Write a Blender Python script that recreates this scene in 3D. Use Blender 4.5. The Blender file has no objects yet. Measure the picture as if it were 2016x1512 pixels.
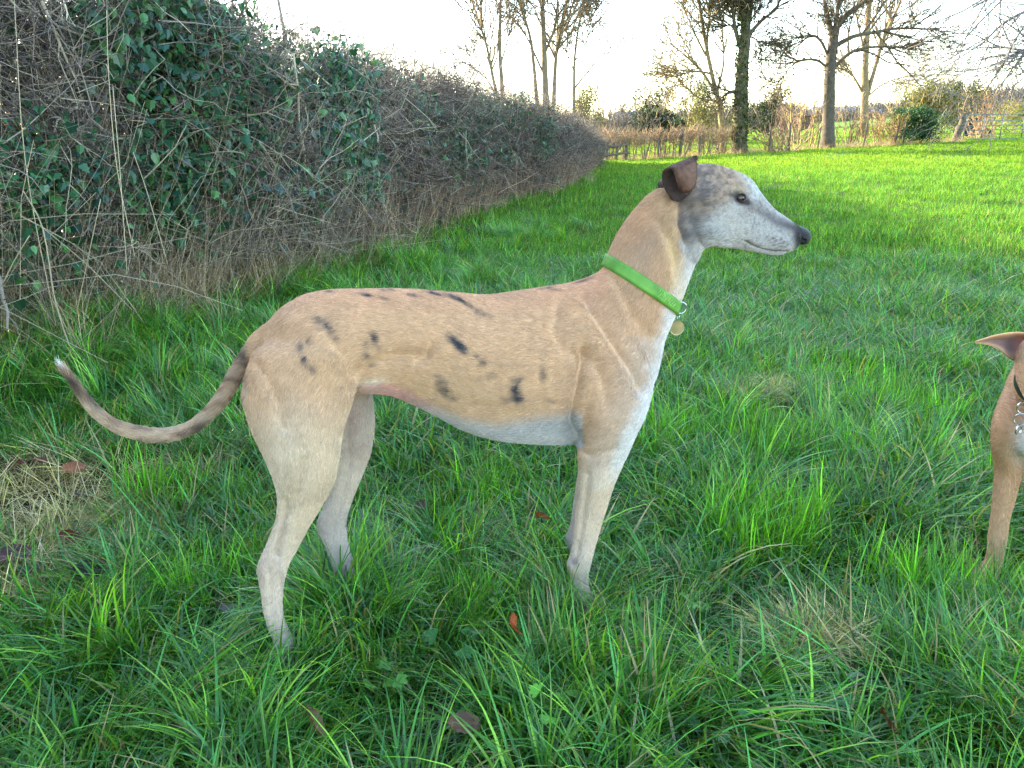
import bpy, math, random
import numpy as np
from mathutils import Vector, Matrix
from mathutils.bvhtree import BVHTree
R = math.radians
rng = np.random.default_rng(7)
random.seed(7)
SC = bpy.context.scene
COL = SC.collection

# ------------------------------------------------------------------ camera, sky, sun, exposure
CAM_H = 1.0
PITCH = R(18.06)
FPX = 1515.0                                   # focal length in pixels of the 2016 px wide frame
cam = bpy.data.cameras.new('camera')
cam.sensor_width = 36.0
cam.lens = 36.0 * FPX / 2016.0
cam.clip_start = 0.05
cam.clip_end = 2000
cam_o = bpy.data.objects.new('camera', cam)
COL.objects.link(cam_o)
cam_o.location = (0, 0, CAM_H)
cam_o.rotation_euler = (math.pi / 2 - PITCH, 0, 0)
SC.camera = cam_o

SUN_AZ, SUN_EL = -54.0, 14.5                   # degrees left of straight ahead, above the horizon
world = bpy.data.worlds.new("World")
SC.world = world
world.use_nodes = True
_nt = world.node_tree
_bg = _nt.nodes['Background']
_sky = _nt.nodes.new('ShaderNodeTexSky')
_sky.sky_type = 'NISHITA'
_sky.sun_disc = False
_sky.sun_elevation = R(SUN_EL)
_sky.sun_rotation = R(SUN_AZ)
_sky.air_density = 1.0
_sky.dust_density = 0.8
_nt.links.new(_sky.outputs[0], _bg.inputs[0])
_bg.inputs[1].default_value = 0.15
sun = bpy.data.lights.new('sun', 'SUN')
sun.energy = 3.0
sun.angle = R(0.6)
sun.color = (1.0, 0.86, 0.62)
sun_o = bpy.data.objects.new('sun', sun)
COL.objects.link(sun_o)
SUNV = Vector((math.sin(R(SUN_AZ)) * math.cos(R(SUN_EL)), math.cos(R(SUN_AZ)) * math.cos(R(SUN_EL)), math.sin(R(SUN_EL))))
sun_o.rotation_euler = SUNV.to_track_quat('Z', 'Y').to_euler()
sun_o.location = SUNV * 50
SC.view_settings.view_transform = 'Standard'
SC.view_settings.look = 'None'
SC.view_settings.exposure = 3.12
SC.view_settings.gamma = 1.0
SC.view_settings.use_curve_mapping = False
SC.cycles.max_bounces = 5
SC.cycles.diffuse_bounces = 2
SC.cycles.glossy_bounces = 2
SC.cycles.use_adaptive_sampling = True
SC.cycles.use_denoising = True
SC.cycles.denoising_prefilter = 'NONE'
SC.cycles.adaptive_threshold = 0.014
SC.cycles.transparent_max_bounces = 6
SC.cycles.caustics_reflective = False
SC.cycles.caustics_refractive = False

# ------------------------------------------------------------------ geometry helpers
CP, SP = math.cos(PITCH), math.sin(PITCH)
def ray(px, py):
    u = (px - 1008) / FPX; v = (756 - py) / FPX
    return np.array([u, CP + v * SP, -SP + v * CP])
C0 = np.array([0, 0, CAM_H])
def at_y(px, py, y):
    d = ray(px, py); return C0 + d * (y / d[1])
def proj(P):
    P = np.atleast_2d(P) - C0
    d = P[:, 1] * CP - P[:, 2] * SP
    d = np.where(d < 1e-3, 1e-3, d)
    u = P[:, 0] / d; v = (P[:, 1] * SP + P[:, 2] * CP) / d
    return 1008 + u * FPX, 756 - v * FPX
def s2l(c):
    c = np.asarray(c, float) / 255.0
    return np.where(c <= .04045, c / 12.92, ((c + .055) / 1.055) ** 2.4)
def sstep(x, a, b):
    t = np.clip((x - a) / (b - a), 0, 1); return t * t * (3 - 2 * t)
def hash2(i, j, s):
    n = (i * 374761393 + j * 668265263 + s * 1274126177) & 0x7fffffff
    n = ((n ^ (n >> 13)) * 1274126177) & 0x7fffffff
    return ((n ^ (n >> 16)) & 0xffff) / 65535.0
def noise2(x, y, s=0):
    x = np.asarray(x, float); y = np.asarray(y, float)
    i = np.floor(x).astype(np.int64); j = np.floor(y).astype(np.int64)
    fx = x - i; fy = y - j
    fx = fx * fx * (3 - 2 * fx); fy = fy * fy * (3 - 2 * fy)
    a = hash2(i, j, s); b = hash2(i + 1, j, s); c = hash2(i, j + 1, s); d = hash2(i + 1, j + 1, s)
    return (a * (1 - fx) + b * fx) * (1 - fy) + (c * (1 - fx) + d * fx) * fy
def fbm(x, y, s=0, o=4):
    r = 0; a = .5
    for k in range(o):
        r = r + a * noise2(np.asarray(x) * 2 ** k, np.asarray(y) * 2 ** k, s + k * 17); a *= .5
    return r

def ground_z(x, y):
    x = np.asarray(x, float); y = np.asarray(y, float)
    z = .041 * (x - 1.5) * sstep(x, .5, 6) * sstep(y, 10, 30)
    z = z + np.clip(x, 0, 80) * .028 * sstep(y, 36, 130)
    z = z + (fbm(x * 1.1, y * 1.1, 3) - .47) * .10 * (1 - .6 * sstep(y, 3, 12))
    z = z + .10 * np.exp(-((x - hedge_x(y) - .1) / .7) ** 2)
    return z
HX = np.array([[-6, -5.4], [-3, -4.4], [3.6, -2.45], [5.7, -1.55], [10.3, -.55], [13.3, .45], [21, 1.75], [26, 2.55], [60, 9]])
def hedge_x(y):
    return np.interp(y, HX[:, 0], HX[:, 1])

def bare(x, y):
    a = np.exp(-(((x + 1.38) / .46) ** 2 + ((y - 1.98) / .42) ** 2) ** 1.5)
    return a

class Geo:
    def __init__(s): s.v = []; s.f = []; s.c = []; s.n = 0
    def add(s, v, f, c=None):
        v = np.asarray(v, float).reshape(-1, 3); f = np.asarray(f, np.int64).reshape(-1, 3)
        s.v.append(v); s.f.append(f + s.n)
        if c is None: c = (1, 1, 1)
        c = np.asarray(c, float)
        if c.ndim == 1: c = np.tile(c, (len(v), 1))
        s.c.append(c[:, :3]); s.n += len(v)
    def arrays(s): return np.concatenate(s.v), np.concatenate(s.f), np.concatenate(s.c)
    def mesh(s, name, mat=None, smooth=True, origin=None):
        v, f, c = s.arrays()
        return mk_mesh(name, v if origin is None else v - np.asarray(origin), f, c, mat, smooth)
def mk_mesh(name, v, f, c=None, mat=None, smooth=True):
    m = bpy.data.meshes.new(name)
    m.vertices.add(len(v)); m.vertices.foreach_set('co', np.asarray(v, np.float32).ravel())
    k = f.shape[1]
    m.loops.add(len(f) * k); m.loops.foreach_set('vertex_index', f.astype(np.int32).ravel())
    m.polygons.add(len(f)); m.polygons.foreach_set('loop_start', np.arange(0, len(f) * k, k, dtype=np.int32))
    m.polygons.foreach_set('use_smooth', np.full(len(f), smooth))
    m.update(calc_edges=True)
    if c is not None:
        a = m.attributes.new('col', 'FLOAT_COLOR', 'POINT')
        a.data.foreach_set('color', np.concatenate([c, np.ones((len(c), 1))], 1).astype(np.float32).ravel())
    if mat: m.materials.append(mat)
    m.validate()
    return m
def link(name, mesh, parent=None, loc=(0, 0, 0), label=None, cat=None, group=None, kind=None):
    o = bpy.data.objects.new(name, mesh); COL.objects.link(o)
    o.location = Vector(loc)
    if parent: o.parent = parent
    if label: o['label'] = label
    if cat: o['category'] = cat
    if group: o['group'] = group
    if kind: o['kind'] = kind
    return o
def frame(d):
    d = d / (np.linalg.norm(d) + 1e-9)
    a = np.array([0, 0, 1.0]) if abs(d[2]) < .9 else np.array([1.0, 0, 0])
    x = np.cross(d, a); x /= np.linalg.norm(x); return x, np.cross(x, d)
def tube(geo, pts, rad, n=4, col=(1, 1, 1), cap=True, flat=1.0):
    pts = np.asarray(pts, float); K = len(pts); rad = np.broadcast_to(np.asarray(rad, float), (K,))
    d = np.gradient(pts, axis=0)
    x, y = frame(d.mean(0))
    t = np.arange(n) * 2 * math.pi / n
    ring = (np.cos(t)[:, None] * x + np.sin(t)[:, None] * y * flat)
    V = pts[:, None, :] + ring[None] * rad[:, None, None]
    i = np.arange(K - 1)[:, None] * n; j = np.arange(n)[None]; j2 = (j + 1) % n
    a = i + j; b = i + j2; c = a + n; e = b + n
    F = np.concatenate([np.stack([a, b, e], -1).reshape(-1, 3), np.stack([a, e, c], -1).reshape(-1, 3)])
    col = np.asarray(col, float)
    if col.ndim == 2: col = np.repeat(col, n, 0)
    V = V.reshape(-1, 3)
    if cap:
        o = len(V); V = np.concatenate([V, pts[:1], pts[-1:]])
        F = np.concatenate([F, [[o, (k + 1) % n, k] for k in range(n)], [[o + 1, (K - 1) * n + k, (K - 1) * n + (k + 1) % n] for k in range(n)]])
        if col.ndim == 2: col = np.concatenate([col, col[:1], col[-1:]])
    geo.add(V, F, col)
def wob(p0, p1, k, amp, r=rng):
    t = np.linspace(0, 1, k)[:, None]
    p = p0 * (1 - t) + p1 * t
    w = r.normal(size=(k, 3)) * amp; w[0] = 0
    return p + np.cumsum(w, 0) * .6
def catmull(P, m):
    P = np.asarray(P, float); P = np.concatenate([2 * P[:1] - P[1:2], P, 2 * P[-1:] - P[-2:-1]])
    out = []
    for i in range(1, len(P) - 2):
        for k in range(m):
            t = k / m
            out.append(.5 * ((2 * P[i]) + (-P[i - 1] + P[i + 1]) * t + (2 * P[i - 1] - 5 * P[i] + 4 * P[i + 1] - P[i + 2]) * t * t + (-P[i - 1] + 3 * P[i] - 3 * P[i + 1] + P[i + 2]) * t ** 3))
    out.append(P[-2]); return np.array(out)

# ------------------------------------------------------------------ materials
def new_mat(name):
    m = bpy.data.materials.new(name); m.use_nodes = True
    nt = m.node_tree
    for n in list(nt.nodes): nt.nodes.remove(n)
    return m, nt, nt.nodes.new, nt.links.new
def leafy(name, transl=.35, rough=.45, spec=.4, var=.35, coat=0.0, tcol=(1.25, 1.25, .36)):
    m, nt, N, L = new_mat(name)
    out = N('ShaderNodeOutputMaterial'); pr = N('ShaderNodeBsdfPrincipled'); tr = N('ShaderNodeBsdfTranslucent'); mx = N('ShaderNodeMixShader')
    at = N('ShaderNodeAttribute'); at.attribute_name = 'col'
    oi = N('ShaderNodeObjectInfo'); mr = N('ShaderNodeMapRange'); mr.inputs[3].default_value = 1 - var; mr.inputs[4].default_value = 1 + var
    L(oi.outputs['Random'], mr.inputs[0])
    vm = N('ShaderNodeVectorMath'); vm.operation = 'SCALE'; L(at.outputs['Color'], vm.inputs[0]); L(mr.outputs[0], vm.inputs['Scale'])
    tm = N('ShaderNodeVectorMath'); tm.operation = 'MULTIPLY'; L(vm.outputs[0], tm.inputs[0]); tm.inputs[1].default_value = tcol
    L(vm.outputs[0], pr.inputs['Base Color']); pr.inputs['Roughness'].default_value = rough
    pr.inputs['Specular IOR Level'].default_value = spec
    L(tm.outputs[0], tr.inputs['Color']); mx.inputs[0].default_value = transl
    L(pr.outputs[0], mx.inputs[1]); L(tr.outputs[0], mx.inputs[2]); L(mx.outputs[0], out.inputs[0])
    return m
def solid(name, col=None, rough=.7, spec=.3, nscale=0, namp=.3, bump=0, metal=0, attr=True):
    m, nt, N, L = new_mat(name)
    out = N('ShaderNodeOutputMaterial'); pr = N('ShaderNodeBsdfPrincipled'); L(pr.outputs[0], out.inputs[0])
    pr.inputs['Roughness'].default_value = rough; pr.inputs['Specular IOR Level'].default_value = spec; pr.inputs['Metallic'].default_value = metal
    if col is None:
        at = N('ShaderNodeAttribute'); at.attribute_name = 'col'; src = at.outputs['Color']
    else:
        rgb = N('ShaderNodeRGB'); rgb.outputs[0].default_value = (*s2l(col), 1); src = rgb.outputs[0]
    if nscale:
        tc = N('ShaderNodeTexCoord'); no = N('ShaderNodeTexNoise'); no.inputs['Scale'].default_value = nscale; no.inputs['Detail'].default_value = 5
        L(tc.outputs['Object'], no.inputs['Vector'])
        mr = N('ShaderNodeMapRange'); mr.inputs[1].default_value = .25; mr.inputs[2].default_value = .75; mr.inputs[3].default_value = 1 - namp; mr.inputs[4].default_value = 1 + namp
        L(no.outputs[0], mr.inputs[0])
        vm = N('ShaderNodeVectorMath'); vm.operation = 'SCALE'; L(src, vm.inputs[0]); L(mr.outputs[0], vm.inputs['Scale']); src = vm.outputs[0]
        if bump:
            bp = N('ShaderNodeBump'); bp.inputs['Strength'].default_value = bump; bp.inputs['Distance'].default_value = .02
            L(no.outputs[0], bp.inputs['Height']); L(bp.outputs[0], pr.inputs['Normal'])
    L(src, pr.inputs['Base Color'])
    return m
M_grass = leafy('grass_blade', .42, .3, .55, .3)
M_grass_far = leafy('field_blade', .5, .6, .2, .2, tcol=(1.2, 1.08, .45))
M_leaf = leafy('ivy_leaf', .25, .32, .5, .35)
M_far_leaf = leafy('tree_leaf', .3, .5, .3, .3)
M_dry = leafy('dry_stem', .2, .6, .25, .2, tcol=(1.1, 1, .8))
M_twig = solid('twig', None, .75, .25)
M_bark = solid('bark', None, .85, .2, 9, .35, .6)
M_dead = leafy('fallen_leaf', .2, .4, .45, 0, tcol=(1.3, .8, .5))
M_metal = solid('galvanised_steel', (128, 130, 134), .5, .5, 30, .15, metal=.6)
M_post = solid('weathered_wood', (92, 84, 74), .85, .2, 14, .35, .5)

# ------------------------------------------------------------------ ground
def ground_mat():
    m, nt, N, L = new_mat('field_turf')
    out = N('ShaderNodeOutputMaterial'); pr = N('ShaderNodeBsdfPrincipled'); L(pr.outputs[0], out.inputs[0])
    pr.inputs['Roughness'].default_value = .9; pr.inputs['Specular IOR Level'].default_value = .1
    at = N('ShaderNodeAttribute'); at.attribute_name = 'col'
    tc = N('ShaderNodeTexCoord'); no = N('ShaderNodeTexNoise'); no.inputs['Scale'].default_value = 2.5; no.inputs['Detail'].default_value = 9; no.inputs['Roughness'].default_value = .7
    L(tc.outputs['Object'], no.inputs['Vector'])
    mr = N('ShaderNodeMapRange'); mr.inputs[1].default_value = .3; mr.inputs[2].default_value = .7; mr.inputs[3].default_value = .6; mr.inputs[4].default_value = 1.4
    L(no.outputs[0], mr.inputs[0])
    vm = N('ShaderNodeVectorMath'); vm.operation = 'SCALE'; L(at.outputs['Color'], vm.inputs[0]); L(mr.outputs[0], vm.inputs['Scale'])
    L(vm.outputs[0], pr.inputs['Base Color'])
    bp = N('ShaderNodeBump'); bp.inputs['Strength'].default_value = .8; bp.inputs['Distance'].default_value = .05
    L(no.outputs[0], bp.inputs['Height']); L(bp.outputs[0], pr.inputs['Normal'])
    return m
ys = np.concatenate([np.linspace(-8, 0, 20)[:-1], np.linspace(0, 8, 90)[:-1], np.geomspace(8, 600, 150)])
xs = np.sinh(np.linspace(-5.2, 5.2, 260)) * 4.5
X, Y = np.meshgrid(xs, ys)
Z = ground_z(X, Y)
nx, ny = len(xs), len(ys)
V = np.stack([X, Y, Z], -1).reshape(-1, 3)
i = (np.arange(ny - 1)[:, None] * nx + np.arange(nx - 1)[None]).ravel()
F = np.stack([i, i + 1, i + nx + 1, i + nx], 1)
soil = s2l((52, 48, 32)); turf = s2l((98, 128, 42))
w = sstep(V[:, 1], 5, 30)[:, None]
Cg = soil * (1 - w) + turf * w
bw = bare(V[:, 0], V[:, 1])[:, None]; Cg = Cg * (1 - bw * .55)
link('field_ground', mk_mesh('field_ground', V, F, Cg, ground_mat()), kind='structure', label='gently rising grassy field running under the dogs to the far fence')

# ------------------------------------------------------------------ instancing of uncountable stuff
def scatter(name, protos, P, rot, scl, mat=None, parent=None, kind='stuff', label=None, cat=None):
    objs = [bpy.data.objects.new('proto', p) for p in protos]
    m = bpy.data.meshes.new(name); n = len(P)
    m.vertices.add(n); m.vertices.foreach_set('co', np.asarray(P, np.float32).ravel())
    a = m.attributes.new('rot', 'FLOAT_VECTOR', 'POINT'); a.data.foreach_set('vector', np.asarray(rot, np.float32).ravel())
    a = m.attributes.new('scl', 'FLOAT', 'POINT'); a.data.foreach_set('value', np.asarray(scl, np.float32))
    a = m.attributes.new('pid', 'INT', 'POINT'); a.data.foreach_set('value', rng.integers(0, len(protos), n).astype(np.int32))
    ng = bpy.data.node_groups.new(name, 'GeometryNodeTree')
    ng.interface.new_socket('Geometry', in_out='INPUT', socket_type='NodeSocketGeometry')
    ng.interface.new_socket('Geometry', in_out='OUTPUT', socket_type='NodeSocketGeometry')
    N, L = ng.nodes.new, ng.links.new
    gi, go = N('NodeGroupInput'), N('NodeGroupOutput')
    ip, jn = N('GeometryNodeInstanceOnPoints'), N('GeometryNodeJoinGeometry')
    for o in objs:
        oi = N('GeometryNodeObjectInfo'); oi.inputs['Object'].default_value = o; oi.inputs['As Instance'].default_value = True
        L(oi.outputs['Geometry'], jn.inputs[0])
    def attr(nm, ty):
        q = N('GeometryNodeInputNamedAttribute'); q.data_type = ty; q.inputs['Name'].default_value = nm; return q.outputs[0]
    L(gi.outputs[0], ip.inputs['Points']); L(jn.outputs[0], ip.inputs['Instance'])
    ip.inputs['Pick Instance'].default_value = True
    L(attr('pid', 'INT'), ip.inputs['Instance Index']); L(attr('rot', 'FLOAT_VECTOR'), ip.inputs['Rotation']); L(attr('scl', 'FLOAT'), ip.inputs['Scale'])
    L(ip.outputs[0], go.inputs[0])
    ob = link(name, m, parent, kind=kind, label=label, cat=cat)
    md = ob.modifiers.new('scatter', 'NODES'); md.node_group = ng
    return ob

GREENS = [(78, 122, 38), (64, 116, 42), (92, 134, 42), (62, 112, 54), (56, 102, 38), (70, 124, 56), (104, 142, 42)]
STRAW = [(178, 158, 110), (160, 140, 84), (190, 172, 128)]
def blades(n, rad, lmin, lmax, wmin, wmax, lean=(10, 60), curl=(20, 110), K=5, pal=GREENS, dead=.04, bias=None, r=rng):
    """n grass blades in a tuft: returns verts, tris, colours"""
    a0 = r.uniform(0, 2 * math.pi, n); q = rad * np.sqrt(r.uniform(0, 1, n))
    base = np.stack([np.cos(a0) * q, np.sin(a0) * q, np.full(n, -.02)], 1)
    az = a0 + r.normal(0, .9, n)
    if bias is not None: az = bias + r.normal(0, .45, n)
    L = r.uniform(lmin, lmax, n); W = r.uniform(wmin, wmax, n)
    th0 = np.radians(r.uniform(*lean, n)); cu = np.radians(r.uniform(*curl, n))
    tw = r.normal(0, .5, n)
    P = base.copy(); ring = []
    for k in range(K):
        t = k / (K - 1)
        th = th0 + cu * t ** 1.4
        wd = az + math.pi / 2 + tw * t
        wdir = np.stack([np.cos(wd), np.sin(wd), r.normal(0, .12, n)], 1)
        ww = W * (1 - t ** 2.2) * .5 + (.0003 if k == K - 1 else 0)
        ring.append(np.stack([P - wdir * ww[:, None], P + wdir * ww[:, None]], 1))
        d = np.stack([np.cos(az) * np.sin(th), np.sin(az) * np.sin(th), np.cos(th)], 1)
        P = P + d * (L / (K - 1))[:, None]
    V = np.stack(ring, 1)                      # n,K,2,3
    idx = np.arange(n * K * 2).reshape(n, K, 2)
    a, b, c, d = idx[:, :-1, 0], idx[:, :-1, 1], idx[:, 1:, 1], idx[:, 1:, 0]
    F = np.concatenate([np.stack([a, b, c], -1).reshape(-1, 3), np.stack([a, c, d], -1).reshape(-1, 3)])
    pl = s2l(np.array(pal)); ds = s2l(np.array(STRAW))
    col = pl[r.integers(0, len(pl), n)] * np.exp(r.normal(.25, .42, (n, 1)))
    dm = r.uniform(size=n) < dead
    col[dm] = ds[r.integers(0, len(ds), dm.sum())]
    C = np.repeat(col[:, None], K, 1)
    tipdry = (r.uniform(size=n) < .12)
    C[tipdry, -1] = s2l((170, 150, 80)); C[:, 0] = C[:, 0] * .7 + s2l((120, 130, 80)) * .3
    C = np.repeat(C[:, :, None], 2, 2).reshape(-1, 3)
    return V.reshape(-1, 3), F, C
def tuft(mat=None, **k):
    g = Geo(); g.add(*blades(**k)); return g.mesh('tuft', mat or M_grass)
near_p = [tuft(n=34, rad=.07, lmin=.09, lmax=.20, wmin=.0038, wmax=.0085, lean=(10, 70), curl=(20, 120), K=6, dead=.06) for _ in range(8)]
near_p += [tuft(n=26, rad=.08, lmin=.12, lmax=.28, wmin=.004, wmax=.009, lean=(40, 80), curl=(10, 60), K=6, bias=b, dead=.08) for b in (0, 1.2, 2.5, 3.8, 5.1)]
near_p += [tuft(n=60, rad=.09, lmin=.05, lmax=.12, wmin=.0015, wmax=.003, lean=(5, 50), curl=(5, 60), K=4) for _ in range(3)]
long_p = [tuft(n=40, rad=.05, lmin=.18, lmax=.34, wmin=.004, wmax=.008, lean=(8, 45), curl=(30, 110), K=7, dead=.04, bias=b) for b in (None, None, 0, 2., 4.)]
fresh_p = [tuft(n=40, rad=.06, lmin=.10, lmax=.22, wmin=.0025, wmax=.0055, lean=(0, 25), curl=(5, 45), K=5, pal=[(104, 156, 36), (92, 150, 40), (84, 140, 44)], dead=0) for _ in range(3)]
dry_p = []
for _ in range(4):
    g = Geo(); g.add(*blades(n=40, rad=.07, lmin=.12, lmax=.3, wmin=.002, wmax=.005, lean=(45, 85), curl=(0, 60), K=5, pal=STRAW + [(120, 110, 60), (140, 130, 70)])); dry_p.append(g.mesh('tuft', M_dry))
mid_p = [tuft(mat=M_grass_far, pal=GREENS + [(96, 138, 36), (104, 146, 40)], n=60, rad=.15, lmin=.06, lmax=.14, wmin=.004, wmax=.007, lean=(5, 50), curl=(10, 80), K=4, dead=.03) for _ in range(6)]
far_p = [tuft(mat=M_grass_far, pal=[(88, 124, 40), (98, 132, 42), (80, 116, 40), (104, 132, 46)], n=110, rad=.42, lmin=.06, lmax=.12, wmin=.010, wmax=.018, lean=(0, 45), curl=(5, 50), K=3, dead=.004) for _ in range(5)]
def rand_rot(n, tilt=.12):
    return np.stack([rng.normal(0, tilt, n), rng.normal(0, tilt, n), rng.uniform(0, 2 * math.pi, n)], 1)
def sample_field(n, y0, y1, power=1.0):
    """points in the wedge the camera could see, plus a margin for a step to the side"""
    y = y0 + (y1 - y0) * rng.uniform(size=n) ** power
    half = .78 * y + 1.1
    x = rng.uniform(-1, 1, n) * half
    return x, y
def ok_hedge(x, y, m=.25): return x > hedge_x(y) - m
# bare, trodden patch at far left
nn = 17500
x, y = sample_field(nn, .45, 6.2)
keep = ok_hedge(x, y) & (rng.uniform(size=nn) < (.5 + .9 * (y / 6.2))) & (rng.uniform(size=nn) > bare(x, y) * .93)
x, y = x[keep], y[keep]
P = np.stack([x, y, ground_z(x, y)], 1)
s = .40 + .98 * fbm(x * 2.6, y * 2.6, 11)
scatter('near_grass', near_p, P, rand_rot(len(P)), s * rng.uniform(.8, 1.15, len(P)), label='lush green meadow grass around and in front of the dogs')
# tall clumps
cl = np.array([[-.02, 1.62, .16, 26], [.12, 1.18, .2, 30], [-.25, 1.3, .12, 12], [-.34, 1.42, .09, 22], [.15, 1.37, .08, 10], [-.45, 1.17, .08, 8], [.95, 1.12, .22, 40], [.75, 1.1, .22, 34], [1.2, 1.2, .2, 26], [-.9, 1.35, .2, 20],
               [-1.7, 2.9, .4, 60], [-1.2, 3.3, .4, 60], [-2.1, 3.1, .3, 36], [-.7, 4.2, .4, 60], [-.3, 5.2, .4, 55], [-1.0, 3.9, .25, 40], [-.75, 5.6, .25, 40], [-1.9, 3.6, .25, 40], [.05, 7.6, .3, 40], [-1.1, 4.7, .4, 55], [-.15, 6.5, .4, 45], [.35, 8.5, .5, 30],
               [.15, .95, .25, 22], [-.5, .98, .2, 16], [.5, 1.95, .25, 20], [1.1, 2.3, .3, 22], [-1.1, 2.5, .25, 18], [.9, 3.2, .4, 25]])
pp = np.concatenate([np.stack([rng.normal(a, r_ * .6, int(k)), rng.normal(b, r_ * .6, int(k))], 1) for a, b, r_, k in cl])
P = np.stack([pp[:, 0], pp[:, 1], ground_z(pp[:, 0], pp[:, 1])], 1)
P = P[ok_hedge(P[:, 0], P[:, 1], .1)]
scatter('tall_grass', long_p, P, rand_rot(len(P), .2), rng.uniform(.5, .95, len(P)), label='longer arching grass clumps between the paws and along the hedge foot')
cl = np.array([[.62, 1.75, .16, 30], [.9, 2.3, .25, 30], [-.05, 1.9, .15, 14], [.35, 2.6, .3, 30], [1.3, 2.9, .4, 40], [-.6, 3.6, .3, 20], [.2, 4.3, .5, 40], [-.1, 1.45, .1, 8], [.9, 1.5, .12, 12], [-.95, 2.0, .12, 8], [-.7, 1.55, .12, 10]])
pp = np.concatenate([np.stack([rng.normal(a, r_ * .6, int(k)), rng.normal(b, r_ * .6, int(k))], 1) for a, b, r_, k in cl])
P = np.stack([pp[:, 0], pp[:, 1], ground_z(pp[:, 0], pp[:, 1])], 1)
scatter('fresh_grass', fresh_p, P, rand_rot(len(P)), rng.uniform(.55, 1., len(P)), label='bright yellow green upright shoots among the darker meadow grass')
# matted dead grass: bare patch at left and some spots
x = np.concatenate([rng.normal(-1.3, .3, 130), rng.normal(.60, .045, 15), rng.normal(-1.15, .15, 20), rng.normal(.97, .09, 16)])
y = np.concatenate([rng.normal(1.95, .24, 130), rng.normal(1.27, .03, 15), rng.normal(1.5, .08, 20), rng.normal(2.75, .06, 16)])
k = ok_hedge(x, y, 0); x, y = x[k], y[k]
P = np.stack([x, y, ground_z(x, y) + .005 + .07 * (x > 0)], 1)
scatter('matted_dead_grass', dry_p, P, rand_rot(len(P), .1), rng.uniform(.4, .8, len(P)) * np.where(P[:, 0] > 0, .62, 1), label='flattened straw coloured grass on the bare trodden patch at left')
nn = 9000
x, y = sample_field(nn, 5.6, 21, 1.0)
k = ok_hedge(x, y); x, y = x[k], y[k]
P = np.stack([x, y, ground_z(x, y)], 1)
s = (.6 + .8 * fbm(x * 1.3, y * 1.3, 5)) * (1 + .25 * sstep(y, 8, 20))
scatter('middle_grass', mid_p, P, rand_rot(len(P)), s, label='short field grass between the dogs and the lit part of the field')
nn = 11000
x, y = sample_field(nn, 19, 75, 1.3)
k = ok_hedge(x, y, .6); x, y = x[k], y[k]
P = np.stack([x, y, ground_z(x, y)], 1)
scatter('far_grass', far_p, P, rand_rot(len(P), .03), rng.uniform(.7, 1.2, len(P)), label='distant sunlit field grass up to and beyond the fence')
# ------------------------------------------------------------------ hedges
HH_Y = [-3, 3.2, 4.4, 5.3, 6.1, 6.9, 7.2, 9, 11, 13.5, 18, 22, 27, 40]
HH_Z = [2.35, 2.35, 2.05, 1.78, 1.56, 1.5, 1.52, 1.5, 1.42, 1.32, 1.04, .82, .66, .6]
def hedge_h(y): return np.interp(y, HH_Y, HH_Z)
BARKS = [(122, 112, 100), (98, 88, 82), (158, 146, 126), (82, 74, 70), (110, 98, 92)]
def twig_cluster(n, size, r0=.004, pal=BARKS, up=0.0, k=4):
    g = Geo(); pl = s2l(np.array(pal))
    for _ in range(n):
        p0 = rng.normal(0, size * .28, 3)
        d = rng.normal(size=3); d[2] += up; d /= np.linalg.norm(d)
        L = rng.uniform(.3, 1.1) * size
        pts = wob(p0, p0 + d * L, k, L * .07)
        rr = rng.uniform(.35, 1) * r0
        c = pl[rng.integers(len(pl))] * rng.uniform(.5, 1.9)
        tube(g, pts, np.linspace(rr, rr * .35, k), 3, c, cap=False)
        for _ in range(rng.integers(1, 4)):
            b = pts[rng.integers(1, k)]
            e = d + rng.normal(0, .8, 3); e /= np.linalg.norm(e)
            q = wob(b, b + e * L * rng.uniform(.2, .5), 3, L * .04)
            tube(g, q, [rr * .5, rr * .4, rr * .2], 3, c, cap=False)
    return g
twig_p = [twig_cluster(34, .46).mesh('twigs', M_twig) for _ in range(7)]
twig_far_p = [twig_cluster(34, .5, .0055, [(104, 94, 84), (82, 73, 68), (128, 116, 100), (70, 62, 58), (96, 84, 78)], up=.3).mesh('twigs', M_twig) for _ in range(5)]
def ivy_shape(size, kind=0):
    """one lobed ivy leaf, tip towards +X, slightly folded: verts, tris"""
    if kind == 0: o = np.array([[0, 0], [-.12, .3], [.1, .5], [.3, .36], [.55, .42], [.6, .24], [1, 0]])
    else: o = np.array([[0, 0], [.02, .22], [.18, .4], [.42, .4], [.65, .28], [.85, .12], [1, 0]])
    V = [[0, 0, 0], [.35, 0, 0], [.7, 0, 0], [1, 0, -.05]]
    for sg in (1, -1):
        for x_, y_ in o[1:-1]: V.append([x_, y_ * sg, -.28 * y_ + .06 * x_ - .08 * x_ * x_])
    F = []
    for s_, b in ((0, 4), (1, 9)):
        q = [(0, b, b + 1), (0, b + 1, 1), (1, b + 1, b + 2), (1, b + 2, 2), (2, b + 2, b + 3), (2, b + 3, b + 4), (2, b + 4, 3)]
        if s_: q = [(a, c, d) for a, d, c in q]
        F += q
    return np.array(V) * size * [1, .8 if kind else .95, 1], np.array(F)
def rotm(rx, ry, rz):
    return np.array(Matrix.Rotation(rz, 3, 'Z') @ Matrix.Rotation(ry, 3, 'Y') @ Matrix.Rotation(rx, 3, 'X'))
IVY = [(42, 80, 56), (52, 94, 60), (38, 74, 60), (64, 106, 62), (34, 66, 50)]
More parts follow.
